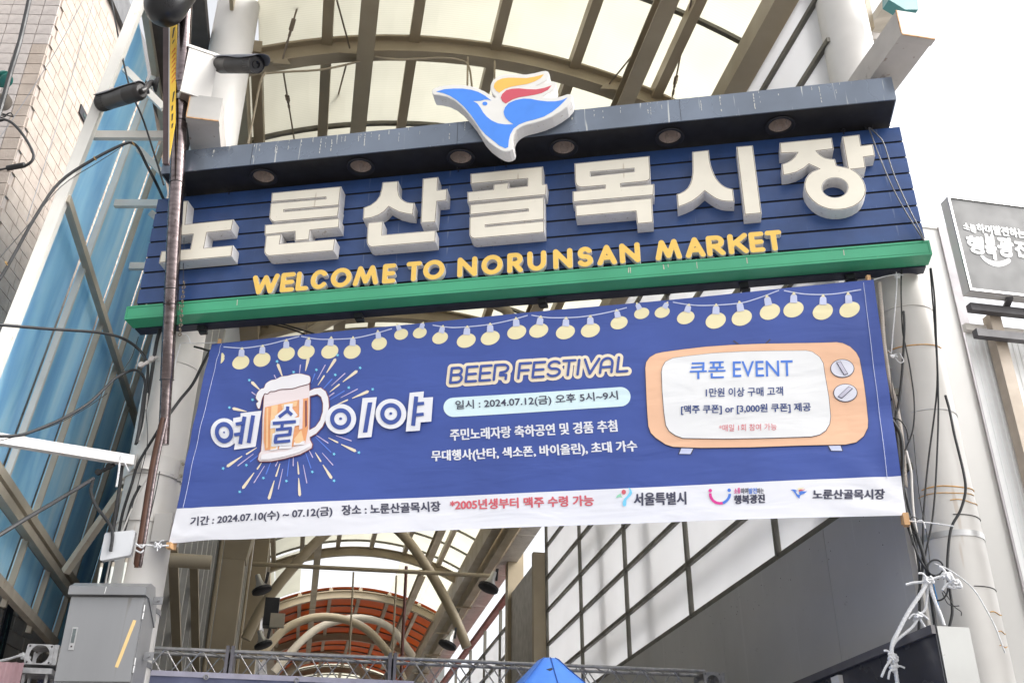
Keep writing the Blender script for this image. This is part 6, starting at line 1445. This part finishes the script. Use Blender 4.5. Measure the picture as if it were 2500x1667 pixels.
# ropes
def rope(pts, r, label, d=7.5, group=None): 
    P = [S.un(*p[:2], p[2] if len(p) > 2 else d) for p in pts]; P = cr(P, 10); n = len(P)
    mb = MB(); mb.tube(P, [r*(1+.14*(i % 2)) for i in range(n)], 7); return tag(obj('rope', mb, m_rope, None, True), label, 'rope', group)
def knot(u, v, d, r, label, seed):
    rnd_ = random.Random(seed); c = S.un(u, v, d); t = empty('rope_knot', c, 0, label, 'knot', 'white rope knots')
    for k in range(3):
        P = [c+np.array([rnd_.uniform(-1, 1), rnd_.uniform(-.5, .5), rnd_.uniform(-.8, .8)])*r*.95 for _ in range(7)]; mb = MB(); mb.tube(cr(P+[P[0]], 5), r*.26, 7); obj('strand', mb, m_rope, t, True)
    for k in range(2):
        a_ = rnd_.uniform(0, 6.3); e = c+(S.a*math.cos(a_)+np.array((0, 0, 1))*math.sin(a_)*.8)*r*2.4; mb = MB(); mb.tube(cr([c, (c+e)/2+np.array((0, 0, r*.6)), e], 4), r*.22, 6); obj('loose_end', mb, m_rope, t, True)
    return t
zR = zm(2100, 1250, 3.76); q = lambda L_: [zR(*p) for p in L_]
rope(q([(618, 640), (560, 740), (440, 920), (340, 1110), (300, 1190), (288, 1270), (305, 1350), (325, 1450), (345, 1600)]), .013, 'thick white rope from the knot down to the front of the dark sign box', 7.42)
rope(q([(640, 640), (655, 720), (700, 850), (745, 960), (770, 1040)]), .011, 'white rope from the knot down to the top of the stainless end plate', 7.43)
rope(q([(625, 650), (615, 780), (600, 880), (570, 920), (520, 940), (490, 1000)]), .008, 'white rope looping from the knot to a second knot above the dark box', 7.44)
rope(q([(540, 960), (480, 1050), (400, 1120), (330, 1180), (300, 1230)]), .009, 'white rope from the second knot to the corner of the dark box', 7.43)
rope(q([(540, 960), (575, 1020), (605, 1070)]), .008, 'short white rope from the second knot down to the dark box edge', 7.43)
rope(q([(418, 665), (480, 648), (560, 640), (620, 625), (700, 600), (770, 580)]), .009, 'white rope running sideways through the upper knot', 7.42)
rope(q([(285, 1350), (235, 1420), (195, 1510)]), .008, 'frayed white rope end hanging left at the bottom', 7.40)
rope(q([(330, 1445), (275, 1455), (258, 1530)]), .007, 'shorter frayed white rope end at the bottom', 7.40)
rope(q([(680, 470), (800, 520), (950, 620), (1060, 730), (1150, 880), (1230, 1030), (1290, 1180), (1330, 1290)]), .0045, 'thin white cord slanting down the right column', 7.5)
rope(q([(430, 78), (530, 88), (660, 100), (860, 128)]), .005, 'white cord from the banner corner round the right column', 7.5)
rope(q([(520, 90), (545, 75), (580, 90), (600, 150)]), .005, 'loose cord end near the lower right banner corner', 7.48)
for (x, y, r, s_, lab) in ((625, 618, .034, 1, 'upper white rope knot on the cables of the right column'), (800, 585, .038, 2, 'frayed white knot at the middle of the right column'), (870, 660, .042, 3, 'large frayed knot tied to the steel strap of the right column'), (535, 945, .030, 4, 'grey white knot above the dark sign box'), (305, 1335, .034, 5, 'frayed knot on the rope at the dark sign box'), (310, 1440, .03, 6, 'lowest frayed knot at the bottom edge')):
    u, v = zR(x, y); knot(u, v, 7.42, r, lab, s_)
rope([(2133, 683, 7.5), (2160, 675, 7.55), (2196, 668, 7.58)], .004, 'white cord from the top right banner corner to the green beam', 7.55)
rope([(2190, 670), (2188, 720), (2182, 790), (2176, 860)], .005, 'white cord hanging down beside the top right banner corner', 7.57)
rope([(2168, 855), (2180, 868), (2196, 885), (2206, 880), (2196, 862)], .004, 'small loop of cord on the right column', 7.57)
knot(2190, 675, 7.58, .022, 'white knot under the right end of the green beam', 8)
knot(2178, 870, 7.56, .018, 'small white knot on the cord beside the banner', 9)
rope([(445, 837, 7.6), (480, 838, 7.6), (528, 836, 7.6)], .0035, 'thin white cord from the chain to the top left banner corner', 7.6)
rope([(440, 840), (428, 885), (418, 935)], .006, 'white rope down the left column from the chain', 7.6)
rope([(444, 815), (456, 818), (463, 830), (464, 838)], .004, 'loose white rope tail at the end of the chain', 7.5)
rope([(333, 1331, 7.45), (360, 1330, 7.46), (385, 1332, 7.5), (412, 1331, 7.55)], .007, 'white rope from the brown tube to the lower left banner corner', 7.5)
rope([(331, 1326, 7.44), (345, 1336, 7.43), (352, 1330, 7.44)], .006, 'white rope turn round the brown tube, upper', 7.44)
rope([(331, 1342, 7.44), (343, 1348, 7.43), (351, 1342, 7.44)], .006, 'white rope turn round the brown tube, lower', 7.44)
knot(385, 1330, 7.48, .026, 'white knot between brown tube and banner', 11)
rope([(293, 1115), (290, 1150), (284, 1188)], .008, 'green white rope end hanging from the white cross bar', 7.40)
rope([(295, 1112), (305, 1130), (314, 1150)], .005, 'thin rope tail at the white cross bar', 7.40)
rope([(-20, 1616, 9.3), (20, 1608, 9.3), (50, 1600, 9.3), (75, 1605, 9.3)], .012, 'white rope tied to the left truss corner block', 9.3)
knot(62, 1600, 9.3, .04, 'white knot at the left truss corner block', 12)
# chain and thin wires left of the sign
chn = empty('hanging_chain', S.un(448, 700, 7.33), 0, 'rusty small chain hanging in front of the green beam at the left', 'chain')
for i in range(12):
    a = S.un(449-i*.9, 690+i*11.5, 7.34); mb = MB(); ax = S.n if i % 2 else S.a; 
    mb2 = MB(); ring(mb2, a, ax, .014, .0045, 12, 6); obj('link', mb2, m_rod, chn, True)
for L_, lab in (([(452, 470), (449, 600), (447, 690)], 'thin wire from the top eye bolt down to the chain'), ([(440, 500), (438, 640), (436, 760)], 'thin dark wire beside the wrapped tube')):
    cable(D1(L_, 7.36), .003, lab, m_rubber, None, 'wire', 'wire', 4)
# two cables in front of the right end of the sign
for L_, lab in (([(2121, 312), (2150, 390), (2185, 470), (2225, 540), (2256, 588)], 'grey cable from the eye bolt over the right end of the slats, left one'), ([(2123, 312), (2142, 330), (2158, 352), (2182, 425), (2215, 500), (2245, 560), (2256, 588)], 'grey cable from the eye bolt over the right end of the slats, right one')):
    cable(D1(L_, 7.40), .006, lab, M('grey cable', (.10, .10, .11), .45))
for L_, lab in (([(655, 790), (700, 800), (744, 816)], 'black cable running from the beam clamp behind the banner, lower'), ([(668, 785), (720, 800), (768, 815)], 'black cable running from the beam clamp behind the banner, upper')):
    cable(D1(L_, 7.9), .008, lab)

for i, L_ in enumerate(([(-10, 640), (60, 560), (150, 455), (240, 396), (300, 358)], [(-10, 1078), (120, 1042), (200, 1002), (262, 960)], [(300, 905), (322, 870), (338, 822)], [(356, 1000), (360, 1080), (340, 1170), (322, 1240)], [(2230, 1060), (2236, 1130), (2246, 1220), (2262, 1300), (2270, 1370)], [(2302, 1440), (2318, 1462), (2330, 1480), (2346, 1492), (2347, 1502)], [(2300, 1445), (2312, 1470), (2326, 1478), (2342, 1478)], [(2228, 1330), (2220, 1290), (2226, 1262), (2244, 1268)], [(2222, 1306), (2240, 1300), (2226, 1298)], [(2190, 1010), (2180, 960), (2174, 900)])):
    d = DG_(L_) if L_[0][0] < 500 else D1(L_, 7.50)
    cable(d, .0035, ['thin wire along the bent cable at the upper left', 'thin wire along the middle cable on the glazing', 'thin wire from the grey clamp upwards', 'thin wire down the left column edge', 'thin wire beside the bundle on the right column', 'loose thin wire end under the steel strap, lower', 'loose thin wire end under the steel strap, upper', 'black plastic tie end at the bundle, upper', 'black plastic tie end at the bundle, lower', 'thin wire along the ribbed conduit'][i], m_rubber, None, 'wire', 'wire')
